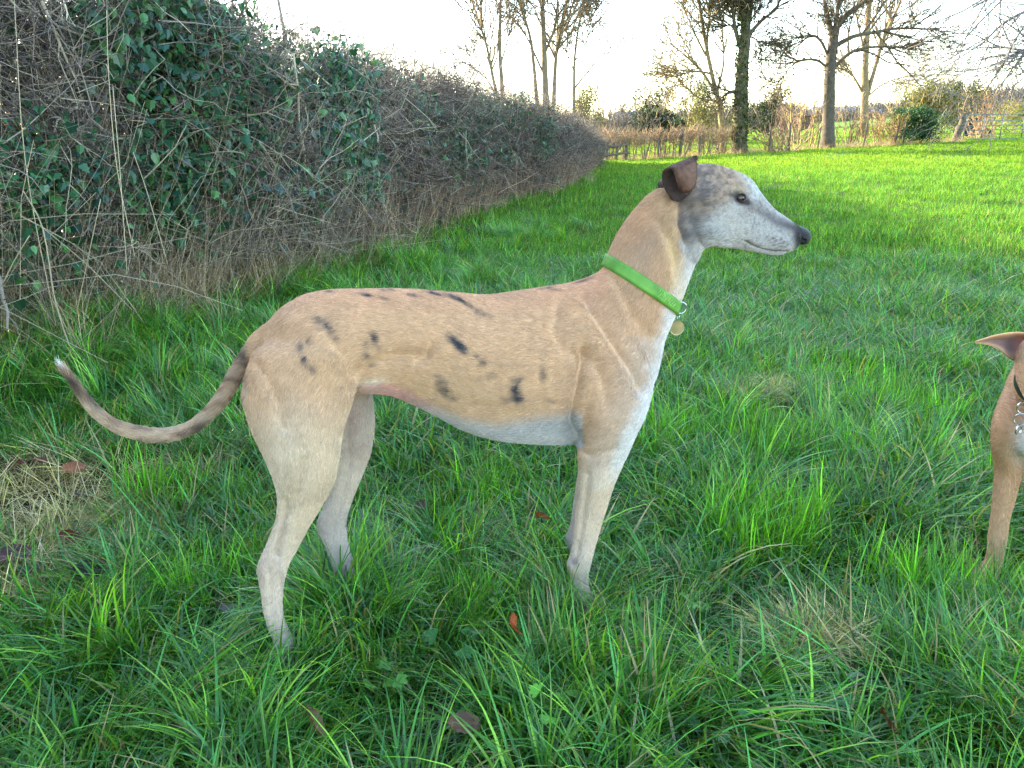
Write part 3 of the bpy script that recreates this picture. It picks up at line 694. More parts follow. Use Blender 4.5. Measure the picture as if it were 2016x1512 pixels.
# trimmed hedge with bare legs, on the fence line
def fence_pt(px):
    y = np.interp(px, [1190, 1455, 1635, 1800, 1887, 2016, 2300], [27.5, 29, 30, 31, 32, 32, 32]); x_ = (px - 1008) / FPX * (y * CP + .3); return np.array([x_, y, float(ground_z(x_, y))])
rs = np.random.default_rng(77)
o = fence_pt(1320); root = link('trimmed_hedge', None, None, o, 'low trimmed leafless hedge with reddish top and bare legs by the field', 'hedge')
g = Geo(); g2 = Geo(); pl = s2l(np.array([(164, 134, 102), (146, 120, 92), (128, 108, 86)])); dk = s2l(np.array([(104, 88, 72), (92, 78, 66)]))
for px in np.arange(1178, 1452, 1.9):
    b = fence_pt(px + rs.normal(0, 1)) + [0, rs.normal(0, .15), -.03]; H = rs.uniform(.85, 1.0) * (1.22 if px < 1400 else 1.1)
    if rs.uniform() < .42:
        pts = wob(b, b + [rs.normal(0, .18), rs.normal(0, .1), H * .7], 5, .03, rs); tube(g2, pts, np.linspace(.035, .014, 5) * rs.uniform(.5, 1.1), 5, dk[rs.integers(2)], cap=False)
    for _ in range(11):
        zb = H * rs.uniform(.45, .8); a = b + [rs.normal(0, .08), rs.normal(0, .14), zb]; L = rs.uniform(.15, .42)
        d = np.array([rs.normal(0, .5), rs.normal(0, .4), rs.uniform(.1, 1)]); pts = wob(a, a + d / np.linalg.norm(d) * L, 3, .015, rs)
        pts[:, 2] = np.minimum(pts[:, 2], b[2] + H * 1.04)
        tube(g, pts, [.009, .007, .004], 3, pl[rs.integers(3)] * rs.uniform(.8, 1.2), cap=False)
    for _ in range(3):
        a = b + [rs.normal(0, .1), rs.normal(0, .1), H * rs.uniform(.1, .6)]; tube(g, [a, a + [rs.normal(0, .2), rs.normal(0, .1), rs.uniform(0, .25)]], [.007, .003], 3, dk[rs.integers(2)], cap=False)
link('twigs', g.mesh('twigs', M_twig, origin=o), root, kind='stuff'); link('stems', g2.mesh('stems', M_twig, origin=o), root, kind='stuff')
# strip of rough grass and brambles along the fence foot
P = np.array([fence_pt(px) + [rs.normal(0, .1), rs.normal(-.2, .25), 0] for px in rs.uniform(1180, 1890, 420)])
scatter('fence_foot_grass', dryup_p, P, rand_rot(len(P), .2), rng.uniform(.5, 1.0, len(P)), label='pale rough grass along the foot of the far fence line')
# fence posts, wires, rails
g = Geo(); pst = []
for px, h, r_ in [(1293, .72, .04), (1334, .95, .06), (1372, .7, .045), (1508, .9, .045), (1546, 1.0, .05), (1601, .8, .03), (1690, .85, .035), (1750, .9, .04), (1768, .9, .035)]:
    b = fence_pt(px); b[1] -= .25; g = Geo(); k = rs.normal(0, .02)
    tube(g, [[0, 0, -.1], [k, 0, h * .5], [k * 2, 0, h]], [r_, r_ * .95, r_ * .9], 7, s2l((110, 100, 84)))
    nmz = {1293: 'thin dark post low in the trimmed hedge', 1334: 'stout grey post in the middle of the trimmed hedge', 1372: 'short post near the right end of the trimmed hedge', 1508: 'post between the ivy clad trunk and reddish bush',
           1546: 'grey post right of the reddish clipped bush', 1601: 'thin stake leaning by the grey trunk', 1690: 'slim post right of the grey trunked tree', 1750: 'post in the low brown scrub', 1768: 'post beside the round evergreen shrub'}[px]
    link('fence_post', g.mesh('fence_post', M_post), None, b, nmz, 'fence post', 'wooden posts of the far wire fence')
fr = fence_pt(1192); fr[1] -= .4
root = link('rail_fence', None, None, fr, 'short dark wooden rail fence where the long hedge ends', 'fence')
for z_ in (.16, .42):
    g = Geo(); e = fence_pt(1225) - fence_pt(1188); tube(g, [[-.1, 0, z_], [e[0] + .1, e[1], z_ + .1]], .045, 6, s2l((84, 76, 66))); link('rail', g.mesh('rail', M_post), root)
for t in (0, .5, 1):
    g = Geo(); tube(g, [[e[0] * t, e[1] * t + .06, -.1], [e[0] * t, e[1] * t + .06, .62]], .05, 6, s2l((84, 76, 66))); link('post', g.mesh('post', M_post), root)
# gate and its post
gp = at_y(1889, 273, 32); gp[2] = ground_z(gp[0], 32)
g = Geo(); tube(g, catmull([[-.22, 0, -.15], [-.1, 0, .35], [0, 0, .75], [-.02, 0, 1.02]], 3), [.17, .16, .15, .14, .14, .13, .12, .12, .115, .11], 8, s2l((96, 88, 76)))
link('gate_post', g.mesh('gate_post', M_post), None, gp, 'thick leaning wooden gate post at the left end of the metal gate', 'gate post')
root = link('field_gate', None, None, gp + [.15, .05, 0], 'long galvanised metal field gate with horizontal bars at far right', 'gate')
GL = 3.7
def gz(x_): return float(ground_z(gp[0] + x_, 32)) - gp[2]
hs = [.06, .24, .40, .56, .74, .98]
for h_ in hs:
    g = Geo(); tube(g, [[0, 0, h_ + .04], [GL, 0, gz(GL) * .45 + h_ + .04]], .018 if h_ < .9 else .028, 6, (1, 1, 1)); link('bar', g.mesh('bar', M_metal), root)
for x_ in (0, .72, 1.45, 2.3, 3.0, GL):
    g = Geo(); tube(g, [[x_, -.02, gz(GL) * .45 * x_ / GL + .08], [x_, -.02, gz(GL) * .45 * x_ / GL + 1.03]], .022, 6, (1, 1, 1)); link('upright', g.mesh('upright', M_metal), root)
# dark farm roller/tyres behind the gate
b = at_y(1920, 268, 36.5); b[2] = ground_z(b[0], 36.5)
root = link('farm_trailer', None, None, b, 'small black two wheeled farm implement parked behind the gate', 'farm implement')
M_blk = solid('black_rubber', (30, 30, 32), .7, .3); M_gry = solid('grey_paint', (150, 154, 158), .5, .4, 20, .2)
for x_ in (-.32, .42):
    bm = Geo(); t = np.linspace(0, 2 * math.pi, 17); tube(bm, np.stack([x_ + np.cos(t) * .17, np.zeros(17), .24 + np.sin(t) * .17], 1), .085, 8, (1, 1, 1)); link('tyre', bm.mesh('tyre', M_blk), root)
    bm = Geo(); tube(bm, [[x_, -.06, .24], [x_, .06, .24]], .09, 10, (1, 1, 1)); link('rim', bm.mesh('rim', M_gry), root)
def box(g, a, b, c=(1, 1, 1)):
    a = np.array(a, float); b = np.array(b, float)
    V = np.array([[x_, y_, z_] for x_ in (a[0], b[0]) for y_ in (a[1], b[1]) for z_ in (a[2], b[2])])
    g.add(V, [[0, 1, 3], [0, 3, 2], [4, 6, 7], [4, 7, 5], [0, 4, 5], [0, 5, 1], [2, 3, 7], [2, 7, 6], [0, 2, 6], [0, 6, 4], [1, 5, 7], [1, 7, 3]], c)
g = Geo(); box(g, [-.35, .1, .28], [.4, .7, .62]); box(g, [-.2, .15, .62], [.1, .6, .85]); link('body', g.mesh('body', M_blk, False), root)
g = Geo(); tube(g, [[-.05, -.1, .1], [.02, -.1, .95]], .03, 6, (1, 1, 1)); link('drawbar', g.mesh('drawbar', M_gry), root)
# far buildings
def barn(name, label, px0, px1, pyr, pyw, y, rc, wc, dep=9):
    a = at_y(px0, pyr, y); b_ = at_y(px1, pyr, y); w_ = at_y(px0, pyw, y)[2]; z0 = float(min(ground_z(a[0], y), ground_z(b_[0], y))) - .3
    o = np.array([a[0], y, z0]); L = b_[0] - a[0]; hr = a[2] - z0; hw = w_ - z0
    root = link(name, None, None, o, label, 'building')
    g = Geo(); box(g, [0, 0, 0], [L, dep, hw]); link('wall', g.mesh('wall', solid(name + '_wall', wc, .9, .1, 2, .15), False), root)
    g = Geo(); V = [[-.3, -.4, hw - .1], [L + .3, -.4, hw - .1], [L + .3, dep / 2, hr], [-.3, dep / 2, hr], [-.3, dep + .4, hw - .1], [L + .3, dep + .4, hw - .1]]
    g.add(V, [[0, 1, 2], [0, 2, 3], [3, 2, 5], [3, 5, 4], [0, 3, 4], [1, 5, 2], [0, 4, 5], [0, 5, 1]]); link('roof', g.mesh('roof', solid(name + '_roof', rc, .8, .2, 3, .12), False), root)
barn('barn', 'long low grey roofed barn beyond the fence between the trees', 1640, 1762, 207, 222, 110, (96, 100, 108), (150, 120, 110), 14)
barn('far_house', 'distant house with grey roof showing behind the dark evergreens', 1222, 1296, 218, 232, 120, (98, 106, 122), (120, 116, 112))
barn('brick_shed', 'small brick gable glimpsed left of the grey trunk', 1578, 1606, 214, 226, 75, (84, 70, 64), (100, 76, 66), 6)
# far wooded skyline
g = Geo(); rs = np.random.default_rng(5); pl = s2l(np.array([(92, 84, 84), (80, 76, 78), (104, 94, 90), (66, 70, 60)]))
for _ in range(2600):
    px = rs.uniform(1150, 2100); y = rs.uniform(95, 190); p = at_y(px, 262, y); zb = float(ground_z(p[0], y)); h = rs.uniform(1.2, 3.6) * (.6 if 1560 < px < 1780 else 1)
    a = np.array([p[0], y, zb - .2]); c = pl[rs.integers(4)]
    for _ in range(5):
        e = a + [rs.normal(0, 1.2), rs.normal(0, .9), h * rs.uniform(.6, 1.05)]; tube(g, wob(a, e, 4, .15, rs), [.08, .06, .045, .03], 3, c, cap=False)
link('far_woodland', g.mesh('far_woodland', M_bark), None, kind='stuff', label='grey line of distant leafless woodland on the horizon')
# ------------------------------------------------------------------ dogs
TH = R(12.6); DA = np.array([math.cos(TH), math.sin(TH), 0]); DN = np.array([math.sin(TH), -math.cos(TH), 0]); DO = np.array([-.42, 1.37, 0])
def dp(px, py, off=0.0):
    """point of the dog's lengthwise plane (shifted off metres towards the near side) under a photo pixel"""
    d = ray(px, py); t = ((DO - C0) @ DN + off) / (d @ DN); return C0 + d * t
def ring_px(ax, ay, bx, by, w, off=0.0):
    A, B = dp(ax, ay, off), dp(bx, by, off); return ((A + B) / 2, (A - B) / 2, DN * w)
def loft(g, rings, n=22, sub=3, sq=1.0, flow=None, fdir=1, frings=None):
    Cc = catmull(np.array([r[0] for r in rings]), sub); A = catmull(np.array([r[1] for r in rings]), sub); B = catmull(np.array([r[2] for r in rings]), sub)
    K = len(Cc); t = np.arange(n) * 2 * math.pi / n
    ct, st = np.cos(t), np.sin(t)
    if sq != 1: ct = np.sign(ct) * np.abs(ct) ** sq; st = np.sign(st) * np.abs(st) ** sq
    V = Cc[:, None] + ct[None, :, None] * A[:, None] + st[None, :, None] * B[:, None]
    d = np.gradient(Cc, axis=0); dn = d / (np.linalg.norm(d, axis=1, keepdims=True) + 1e-9)
    r0 = (np.linalg.norm(A[0]) + np.linalg.norm(B[0])) * .25; r1 = (np.linalg.norm(A[-1]) + np.linalg.norm(B[-1])) * .25
    i = np.arange(K - 1)[:, None] * n; j = np.arange(n)[None]; j2 = (j + 1) % n
    a, b, c, e = i + j, i + j2, i + j + n, i + j2 + n
    F = np.concatenate([np.stack([a, b, e], -1).reshape(-1, 3), np.stack([a, e, c], -1).reshape(-1, 3)])
    V = V.reshape(-1, 3); o = len(V)
    V = np.concatenate([V, [Cc[0] - dn[0] * r0], [Cc[-1] + dn[-1] * r1]])
    F = np.concatenate([F, [[o, (k + 1) % n, k] for k in range(n)], [[o + 1, (K - 1) * n + k, (K - 1) * n + (k + 1) % n] for k in range(n)]])
    vol = np.einsum('ij,ij->i', V[F[:, 0]], np.cross(V[F[:, 1]], V[F[:, 2]])).sum()
    ctr = V.mean(0); vol = np.einsum('ij,ij->i', V[F[:, 0]] - ctr, np.cross(V[F[:, 1]] - ctr, V[F[:, 2]] - ctr)).sum()
    if vol < 0: F = F[:, ::-1]
    g.add(V, F)
    if flow is not None:
        rad = (np.linalg.norm(A, axis=1) + np.linalg.norm(B, axis=1)) / 2
        for q in range(K): flow.append((*Cc[q], *(dn[q] * fdir), rad[q]))
def ball(g, c, r, n=10):
    c = np.array(c, float); r = np.array(r, float) * np.ones(3)
    loft(g, [(c + [0, 0, math.cos(a) * r[2]], np.array([math.sin(a) * r[0], 0, 0]), np.array([0, math.sin(a) * r[1], 0])) for a in np.linspace(.25, math.pi - .25, 7)], n, 1)
def remesh(g, vox):
    m = g.mesh('tmp'); o = bpy.data.objects.new('tmp', m); COL.objects.link(o)
    md = o.modifiers.new('r', 'REMESH'); md.mode = 'VOXEL'; md.voxel_size = vox; md.adaptivity = 0
    dg = bpy.context.evaluated_depsgraph_get(); me = bpy.data.meshes.new_from_object(o.evaluated_get(dg))
    nv = len(me.vertices); V = np.zeros(nv * 3); me.vertices.foreach_get('co', V); V = V.reshape(-1, 3)
    nl = len(me.loops); li = np.zeros(nl, np.int32); me.loops.foreach_get('vertex_index', li)
    lt = np.zeros(len(me.polygons), np.int32); me.polygons.foreach_get('loop_total', lt)
    assert (lt == 4).all(), 'remesh not all quads'
    F = li.reshape(-1, 4)
    bpy.data.objects.remove(o); bpy.data.meshes.remove(me)
    return V, F
def smooth(V, F, it, w):
    E = np.concatenate([F[:, [0, 1]], F[:, [1, 2]], F[:, [2, 3]], F[:, [3, 0]]]); n = len(V)
    deg = np.bincount(E[:, 0], minlength=n) + np.bincount(E[:, 1], minlength=n)
    deg = np.maximum(deg, 1)
    for _ in range(it):
        S = np.stack([np.bincount(E[:, 0], V[E[:, 1], k], n) + np.bincount(E[:, 1], V[E[:, 0], k], n) for k in range(3)], 1) / deg[:, None]
        V = V + (S - V) * w[:, None]
    return V
def normals(V, F):
    N = np.cross(V[F[:, 2]] - V[F[:, 0]], V[F[:, 3]] - V[F[:, 1]]); out = np.zeros_like(V)
    for k in range(4):
        for q in range(3): out[:, q] += np.bincount(F[:, k], N[:, q], len(V))
    return out / (np.linalg.norm(out, axis=1, keepdims=True) + 1e-12)
def segdist(px, py, poly):
    D = np.full(len(px), 1e9)
    for (ax, ay), (bx, by) in zip(poly[:-1], poly[1:]):
        t = np.clip(((px - ax) * (bx - ax) + (py - ay) * (by - ay)) / ((bx - ax) ** 2 + (by - ay) ** 2), 0, 1)
        D = np.minimum(D, np.hypot(px - ax - t * (bx - ax), py - ay - t * (by - ay)))
    return D
def fur_mat(name, rough=.55):
    m, nt, N, L = new_mat(name)
    out = N('ShaderNodeOutputMaterial'); pr = N('ShaderNodeBsdfPrincipled'); L(pr.outputs[0], out.inputs[0])
    at = N('ShaderNodeAttribute'); at.attribute_name = 'col'; L(at.outputs['Color'], pr.inputs['Base Color'])
    pr.inputs['Roughness'].default_value = rough; pr.inputs['Specular IOR Level'].default_value = .35
    return m
M_fur = fur_mat('coat_hair'); M_skin = fur_mat('coat_skin', .8)
def add_fur(parent, origin, V, F, C, flow, n, length, lift=.3, rad=.00028, mask=None, name='fur', clump=.35, seed=3, varL=.3, sig=.20):
    """short lying coat: n hair curves on the quads of the body, following the flow field"""
    rs = np.random.default_rng(seed)
    A, B, Cc, D = V[F[:, 0]], V[F[:, 1]], V[F[:, 2]], V[F[:, 3]]
    ar = np.linalg.norm(np.cross(Cc - A, D - B), axis=1) * .5
    if mask is not None: ar = ar * mask[F].mean(1)
    cs = np.cumsum(ar); q = np.searchsorted(cs, rs.uniform(0, cs[-1], n)); q = np.minimum(q, len(F) - 1)
    u, v = rs.uniform(size=(2, n, 1))
    w4 = [(1 - u) * (1 - v), u * (1 - v), u * v, (1 - u) * v]
    f = F[q]; Nn = normals(V, F)
    P = sum(w4[k] * V[f[:, k]] for k in range(4)); Nr = sum(w4[k] * Nn[f[:, k]] for k in range(4)); Nr /= np.linalg.norm(Nr, axis=1, keepdims=True)
    col = sum(w4[k] * C[f[:, k]] for k in range(4))
    FL = np.array(flow); D_ = np.zeros((n, 3))
    for s0 in range(0, n, 20000):
        p = P[s0:s0 + 20000]; d = np.linalg.norm(p[:, None] - FL[None, :, :3], axis=2) / FL[None, :, 6]
        w = np.exp(-d * 3.0); D_[s0:s0 + 20000] = w @ FL[:, 3:6]
    T = D_ - Nr * np.einsum('ij,ij->i', D_, Nr)[:, None]; T /= np.linalg.norm(T, axis=1, keepdims=True) + 1e-9
    Bn = np.cross(Nr, T)
    # clumpy sideways swirl
    sw = (fbm((P @ [31., 17., 0]), (P @ [0, 23., 41.]), 9, 3) - .45) * 2.2 * clump + rs.normal(0, .16, n)
    T = T * np.cos(sw)[:, None] + Bn * np.sin(sw)[:, None]
    Ln = length(P) * rs.uniform(1 - varL, 1 + varL, n)
    lf = lift * rs.uniform(.5, 1.6, n)
    K = 4; pts = []
    for k in range(K):
        t = k / (K - 1); h = lf * (t - .45 * t * t)
        pts.append(P + T * (Ln * t)[:, None] + Nr * (Ln * h)[:, None])
    pts = np.stack(pts, 1)
    hc = bpy.data.hair_curves.new(name); hc.add_curves([K] * n)
    hc.position_data.foreach_set('vector', (pts - origin).astype(np.float32).ravel())
    a = hc.attributes.new('radius', 'FLOAT', 'POINT') if 'radius' not in hc.attributes else hc.attributes['radius']
    r_ = np.tile(np.array([1, .95, .7, .25]) * rad, n) * np.repeat(rs.uniform(.7, 1.3, n), K)
    a.data.foreach_set('value', r_.astype(np.float32))
    hue = (rs.normal(0, .75, n) + (fbm(P @ [170., 60., 0], P @ [0, 60., 240.], 19, 3) - .45) * 1.9)[:, None]; cv = np.clip(col * np.exp(hue * sig), .003, .95)
    tip = np.clip(cv * 1.15 + .01, 0, .95)
    cc = np.stack([cv * .8, cv, cv * 1.05, tip], 1).reshape(-1, 3)
    a = hc.attributes.new('col', 'FLOAT_COLOR', 'POINT'); a.data.foreach_set('color', np.concatenate([cc, np.ones((len(cc), 1))], 1).astype(np.float32).ravel())
    hc.materials.append(M_fur)
    return link(name, hc, parent, kind='stuff')

# ---- the big fawn dog
g = Geo(); flow = []
torso = [(512, 672, 518, 735, .045), (532, 630, 540, 800, .075), (565, 600, 575, 812, .095), (610, 580, 620, 805, .105), (660, 573, 668, 780, .105), (715, 571, 712, 768, .098), (780, 571, 778, 776, .095),
         (850, 574, 845, 808, .102), (915, 580, 912, 842, .112), (965, 583, 965, 858, .118), (1010, 577, 1015, 864, .12), (1065, 569, 1072, 868, .118), (1115, 561, 1130, 868, .112), (1160, 548, 1188, 862, .102), (1190, 535, 1232, 838, .088), (1205, 560, 1262, 800, .07)]
loft(g, [ring_px(*t) for t in torso], 28, 3, .94, flow, -1)
neck = [(1165, 600, 1262, 790, .07), (1180, 556, 1287, 738, .072), (1192, 520, 1304, 668, .066), (1203, 492, 1331, 610, .058), (1220, 456, 1350, 560, .052), (1246, 418, 1364, 524, .048), (1276, 385, 1378, 498, .047), (1300, 368, 1388, 478, .047)]
loft(g, [ring_px(*t) for t in neck], 24, 3, 1, flow, -1)
head = [(1306, 385, 1345, 450, .036), (1322, 352, 1356, 476, .048), (1350, 330, 1378, 488, .054), (1390, 322, 1400, 484, .056), (1425, 328, 1420, 484, .056), (1456, 340, 1446, 487, .051), (1478, 356, 1468, 491, .042), (1497, 382, 1490, 495, .034),
        (1522, 410, 1512, 498, .029), (1546, 427, 1534, 498, .025), (1562, 438, 1554, 495, .0215), (1573, 446, 1566, 489, .017)]
loft(g, [ring_px(*t) for t in head], 24, 3, .95, flow, -1)
# lower jaw
loft(g, [ring_px(*t) for t in [(1400, 440, 1405, 486, .04), (1450, 462, 1448, 489, .03), (1490, 478, 1486, 496, .024), (1520, 486, 1516, 501, .02), (1545, 488, 1540, 500, .016)]], 16, 2)
# thighs and hind legs
nh_leg = [(500, 690, 700, 690, .05), (480, 745, 705, 742, .058), (478, 790, 694, 792, .06), (494, 845, 676, 845, .056), (520, 900, 669, 900, .050), (540, 950, 660, 945, .043), (545, 990, 640, 985, .034), (540, 1030, 613, 1030, .027), (524, 1072, 588, 1078, .021), (507, 1108, 570, 1112, .018),
          (506, 1130, 563, 1136, .0165), (512, 1160, 558, 1164, .0155), (516, 1195, 557, 1196, .0155), (523, 1225, 561, 1222, .0155), (535, 1255, 572, 1245, .017), (545, 1285, 585, 1268, .02)]
loft(g, [ring_px(*t, .075 + .035 * min(1, max(0, (t[1] - 690) / 200))) for t in nh_leg], 20, 3, .95, flow, 1)
fh_leg = [(560, 690, 715, 690, .05), (590, 745, 728, 745, .055), (610, 800, 736, 795, .055), (628, 850, 737, 845, .050), (640, 900, 730, 890, .042), (646, 945, 712, 940, .034), (642, 985, 695, 980, .026), (626, 1020, 684, 1016, .02), (622, 1040, 682, 1036, .018),
          (634, 1066, 684, 1058, .0165), (646, 1095, 690, 1084, .0155), (656, 1125, 698, 1112, .0155), (664, 1150, 706, 1140, .017), (672, 1172, 716, 1160, .02)]
loft(g, [ring_px(*t, -.075 - .03 * min(1, max(0, (t[1] - 690) / 200))) for t in fh_leg], 20, 3, .95, flow, 1)
# shoulder, upper arm, forelegs
nf_leg = [(1120, 600, 1200, 600, .03), (1125, 680, 1262, 680, .045), (1130, 750, 1284, 750, .05), (1134, 810, 1268, 812, .05), (1138, 860, 1246, 862, .043), (1138, 900, 1228, 905, .036), (1139, 935, 1214, 938, .031), (1138, 975, 1200, 978, .027), (1134, 1015, 1188, 1018, .023),
          (1130, 1055, 1177, 1056, .0205), (1124, 1090, 1168, 1088, .0195), (1116, 1112, 1162, 1112, .02), (1122, 1136, 1158, 1136, .0175), (1126, 1160, 1162, 1160, .0175), (1128, 1182, 1172, 1178, .021)]
loft(g, [ring_px(*t, .045 + .03 * min(1, max(0, (t[1] - 600) / 180))) for t in nf_leg], 20, 3, .95, flow, 1)
ff_leg = []
for a, b, c, d, w_ in nf_leg:
    f = lambda yy: yy if yy < 860 else 860 + (yy - 860) * .80
    sh = 9 * min(1, max(0, (b - 900) / 60)); ff_leg.append((a + 6 - sh, f(b), c - 6 - sh, f(d), w_ * .95))
loft(g, [ring_px(*t, -.045 - .03 * min(1, max(0, (t[1] - 600) / 180))) for t in ff_leg], 20, 3, .95, flow, 1)
ball(g, dp(1150, 893, .085), [.014, .012, .017]); ball(g, dp(1122, 1110, .08), [.008, .009, .011])
ball(g, dp(513, 1122, .11), [.009, .009, .013]); ball(g, dp(633, 1030, -.105), [.009, .009, .012])
# paws: pad block and four toes each
def paw(px, py, off, sc=1.0):
    c = dp(px, py, off); c[2] = float(ground_z(c[0], c[1])) + .018 * sc; f = DA
    loft(g, [(c + f * a + [0, 0, b], np.array([0, 0, hh]) * sc, DN * ww * sc) for a, b, hh, ww in [(-.028, .006, .020, .020), (-.005, .008, .024, .026), (.022, .002, .019, .028), (.036, -.002, .014, .024)]], 16, 2, flow=flow)
    for k, (lat, fw) in enumerate([(-.024, .040), (-.009, .052), (.009, .052), (.024, .040)]):
        q = c + f * fw * sc + DN * lat * sc + [0, 0, -.004]
        loft(g, [(q + f * t_, np.array([0, 0, r_]) * sc, DN * .0095 * sc * (r_ / .012)) for t_, r_ in [(-.02, .011), (-.006, .014), (.007, .011), (.014, .006)]], 10, 2)
    return c
paws = [paw(562, 1322, .11), paw(694, 1196, -.105), paw(1148, 1212, .075), paw(1150, 1142, -.075)]
# tail
tl = [(560, 632, 8), (540, 640, 15), (515, 660, 19), (494, 688, 20), (474, 722, 19), (456, 755, 18), (434, 788, 17), (405, 820, 16), (370, 845, 16), (320, 857, 15.5), (272, 852, 15), (228, 838, 14), (193, 814, 13), (166, 784, 12), (147, 756, 10.5), (132, 735, 9), (120, 720, 5.5)]
tr = []
for k, (a, b, r_) in enumerate(tl):
    r_ = r_ * .84; P_ = dp(a, b, .0); dd = (P_ - C0) @ np.array([0, CP, -SP]); n0 = np.array(tl[min(k + 1, len(tl) - 1)][:2]) - np.array(tl[max(k - 1, 0)][:2]); n0 = n0 / np.linalg.norm(n0)
    q = dp(a - n0[1] * r_, b + n0[0] * r_); s_ = dp(a + n0[1] * r_, b - n0[0] * r_)
    tr.append(((q + s_) / 2, (q - s_) / 2, DN * np.linalg.norm(q - s_) / 2 * .9))
loft(g, tr, 16, 3, 1, flow, 1)
V, F = remesh(g, .0033)
px, py = proj(V)
isleg = (py > 880) & (V[:, 2] < .42)
ishead = (px > 1300) & (py < 505)
w = np.full(len(V), .5)
V = smooth(V, F, 4, w)
w = np.where(ishead | (V[:, 2] < .09) | (px < 470), .12, .5); w = np.where(isleg, .25, w)
V = smooth(V, F, 26, w)
def nearside(V):
    t = (V - DO) @ DN; M = V.copy(); far = (t < 0) & ((V[:, 2] > .40) | (px > 1300))
    M[far] -= DN * (2 * t[far])[:, None]; return M, t
N_ = normals(V, F)
M, T_ = nearside(V); px, py = proj(M)
lat = np.abs(N_ @ DN)                      # how much the surface faces sideways
disp = np.zeros(len(V))
def groove(poly, wd, dep, soft=1.0):
    global disp
    D = segdist(px, py, poly); disp -= 1.4 * dep * np.exp(-(D / wd) ** 2) * sstep(lat, .2, .7)
def bump_(cx, cy, rx, ry, ang, h):
    global disp
    a = R(ang); dx = px - cx; dy = py - cy; u = (dx * math.cos(a) + dy * math.sin(a)) / rx; v = (-dx * math.sin(a) + dy * math.cos(a)) / ry
    disp += 1.35 * h * np.exp(-(u * u + v * v)) * sstep(lat, .1, .6)
# shoulder, arm
groove([(1140, 872), (1126, 828), (1136, 775), (1148, 715), (1150, 690)], 8, .008)
groove([(1150, 700), (1112, 690), (1088, 650), (1098, 605), (1118, 575)], 12, .004)
groove([(1150, 585), (1172, 630), (1205, 680), (1238, 725), (1258, 765)], 11, .0055)
groove([(1150, 690), (1185, 750), (1195, 800)], 12, .003)
groove([(1215, 560), (1245, 620), (1278, 665)], 14, .003)
groove([(1143, 890), (1170, 897), (1212, 882)], 8, .0025)
bump_(1180, 680, 20, 72, -28, .008); bump_(1172, 785, 28, 62, -4, .008); bump_(1225, 800, 30, 60, 12, .005); bump_(1122, 620, 18, 50, -22, .005); bump_(1245, 690, 22, 52, -28, .004)
bump_(1152, 552, 22, 10, -30, .004)
# loin, flank fold, hip and thigh
groove([(692, 772), (700, 745), (730, 718), (780, 700), (840, 700)], 13, .006); groove([(502, 712), (525, 745), (548, 790), (556, 840)], 13, .005)
groove([(640, 620), (655, 680), (690, 725)], 16, .004)
bump_(635, 690, 44, 60, 10, .006); bump_(600, 840, 34, 90, 8, .006); bump_(655, 800, 26, 70, 4, .004); bump_(568, 632, 24, 16, -35, .006); bump_(600, 600, 26, 9, -15, .004); bump_(522, 760, 18, 50, -8, .004)
bump_(800, 650, 90, 34, 4, .003)
groove([(600, 905), (588, 960), (570, 1010)], 10, .0035); groove([(562, 985), (556, 1040), (545, 1095)], 6, .006); bump_(590, 985, 20, 55, 14, .004)
groove([(528, 1120), (534, 1160), (540, 1230)], 4, .0018); bump_(552, 1150, 5, 60, -4, .0015); bump_(550, 1122, 8, 12, 0, .002)
groove([(672, 990), (664, 1020), (655, 1040)], 5, .003); groove([(690, 860), (684, 930), (676, 980)], 8, .003)
# foreleg tendons, wrist
groove([(1158, 935), (1150, 1000), (1138, 1085)], 6, .0035); bump_(1180, 950, 14, 50, 8, .003); bump_(1150, 1095, 12, 14, 0, .0015); groove([(1135, 1070), (1136, 1100), (1130, 1112)], 4, .003)
# ribs
for k in range(9): groove([(880 + 27 * k, 625), (862 + 29 * k, 690), (858 + 29 * k, 745), (872 + 28 * k, 800)], 7.5, .0006)
groove([(1100, 800), (1020, 815), (930, 800), (860, 770)], 14, .0025)
groove([(852, 680), (836, 705), (820, 716)], 7, .0035); bump_(866, 690, 16, 24, 30, .002)
for k in range(12): bump_(842 + 15 * k, 577 + .6 * k, 6, 5, 0, .0022)
# face: brow, cheek, socket, stop, lips
bump_(1452, 368, 22, 8, 18, .005); bump_(1400, 425, 34, 38, 0, .004); bump_(1415, 375, 30, 22, 0, .003)
bump_(1457, 391, 13, 9, 20, -.006); bump_(1492, 420, 22, 12, 40, -.003); bump_(1530, 470, 28, 12, 12, .002); bump_(1440, 440, 30, 20, 10, -.002)
groove([(1468, 474), (1485, 483), (1505, 491), (1530, 494.5), (1552, 494)], 2.6, .003)
bump_(1500, 478, 30, 7, 16, .0025); bump_(1545, 482, 16, 8, 5, .002); groove([(1440, 410), (1470, 430), (1500, 450)], 9, .0018); groove([(1395, 470), (1430, 476), (1465, 484)], 5, .0015)
groove([(1438, 398), (1452, 404), (1470, 404), (1480, 400)], 3, .0012); bump_(1478, 352, 14, 12, 40, .002); groove([(1410, 356), (1440, 372)], 7, .0012); bump_(1385, 455, 22, 18, 0, .003)
groove([(1336, 396), (1336, 440), (1350, 480)], 9, .005); bump_(1325, 430, 12, 30, 10, .003)
groove([(1300, 440), (1318, 480), (1330, 540), (1334, 590)], 14, .004); groove([(1355, 500), (1340, 560)], 8, .002); bump_(1315, 500, 14, 60, -10, .003)
disp += (fbm(px * .02, py * .02, 41, 2) - .37) * .003 * (py > 540)
V = V + N_ * disp[:, None]
V = smooth(V, F, 4, np.where(ishead, .12, .4))
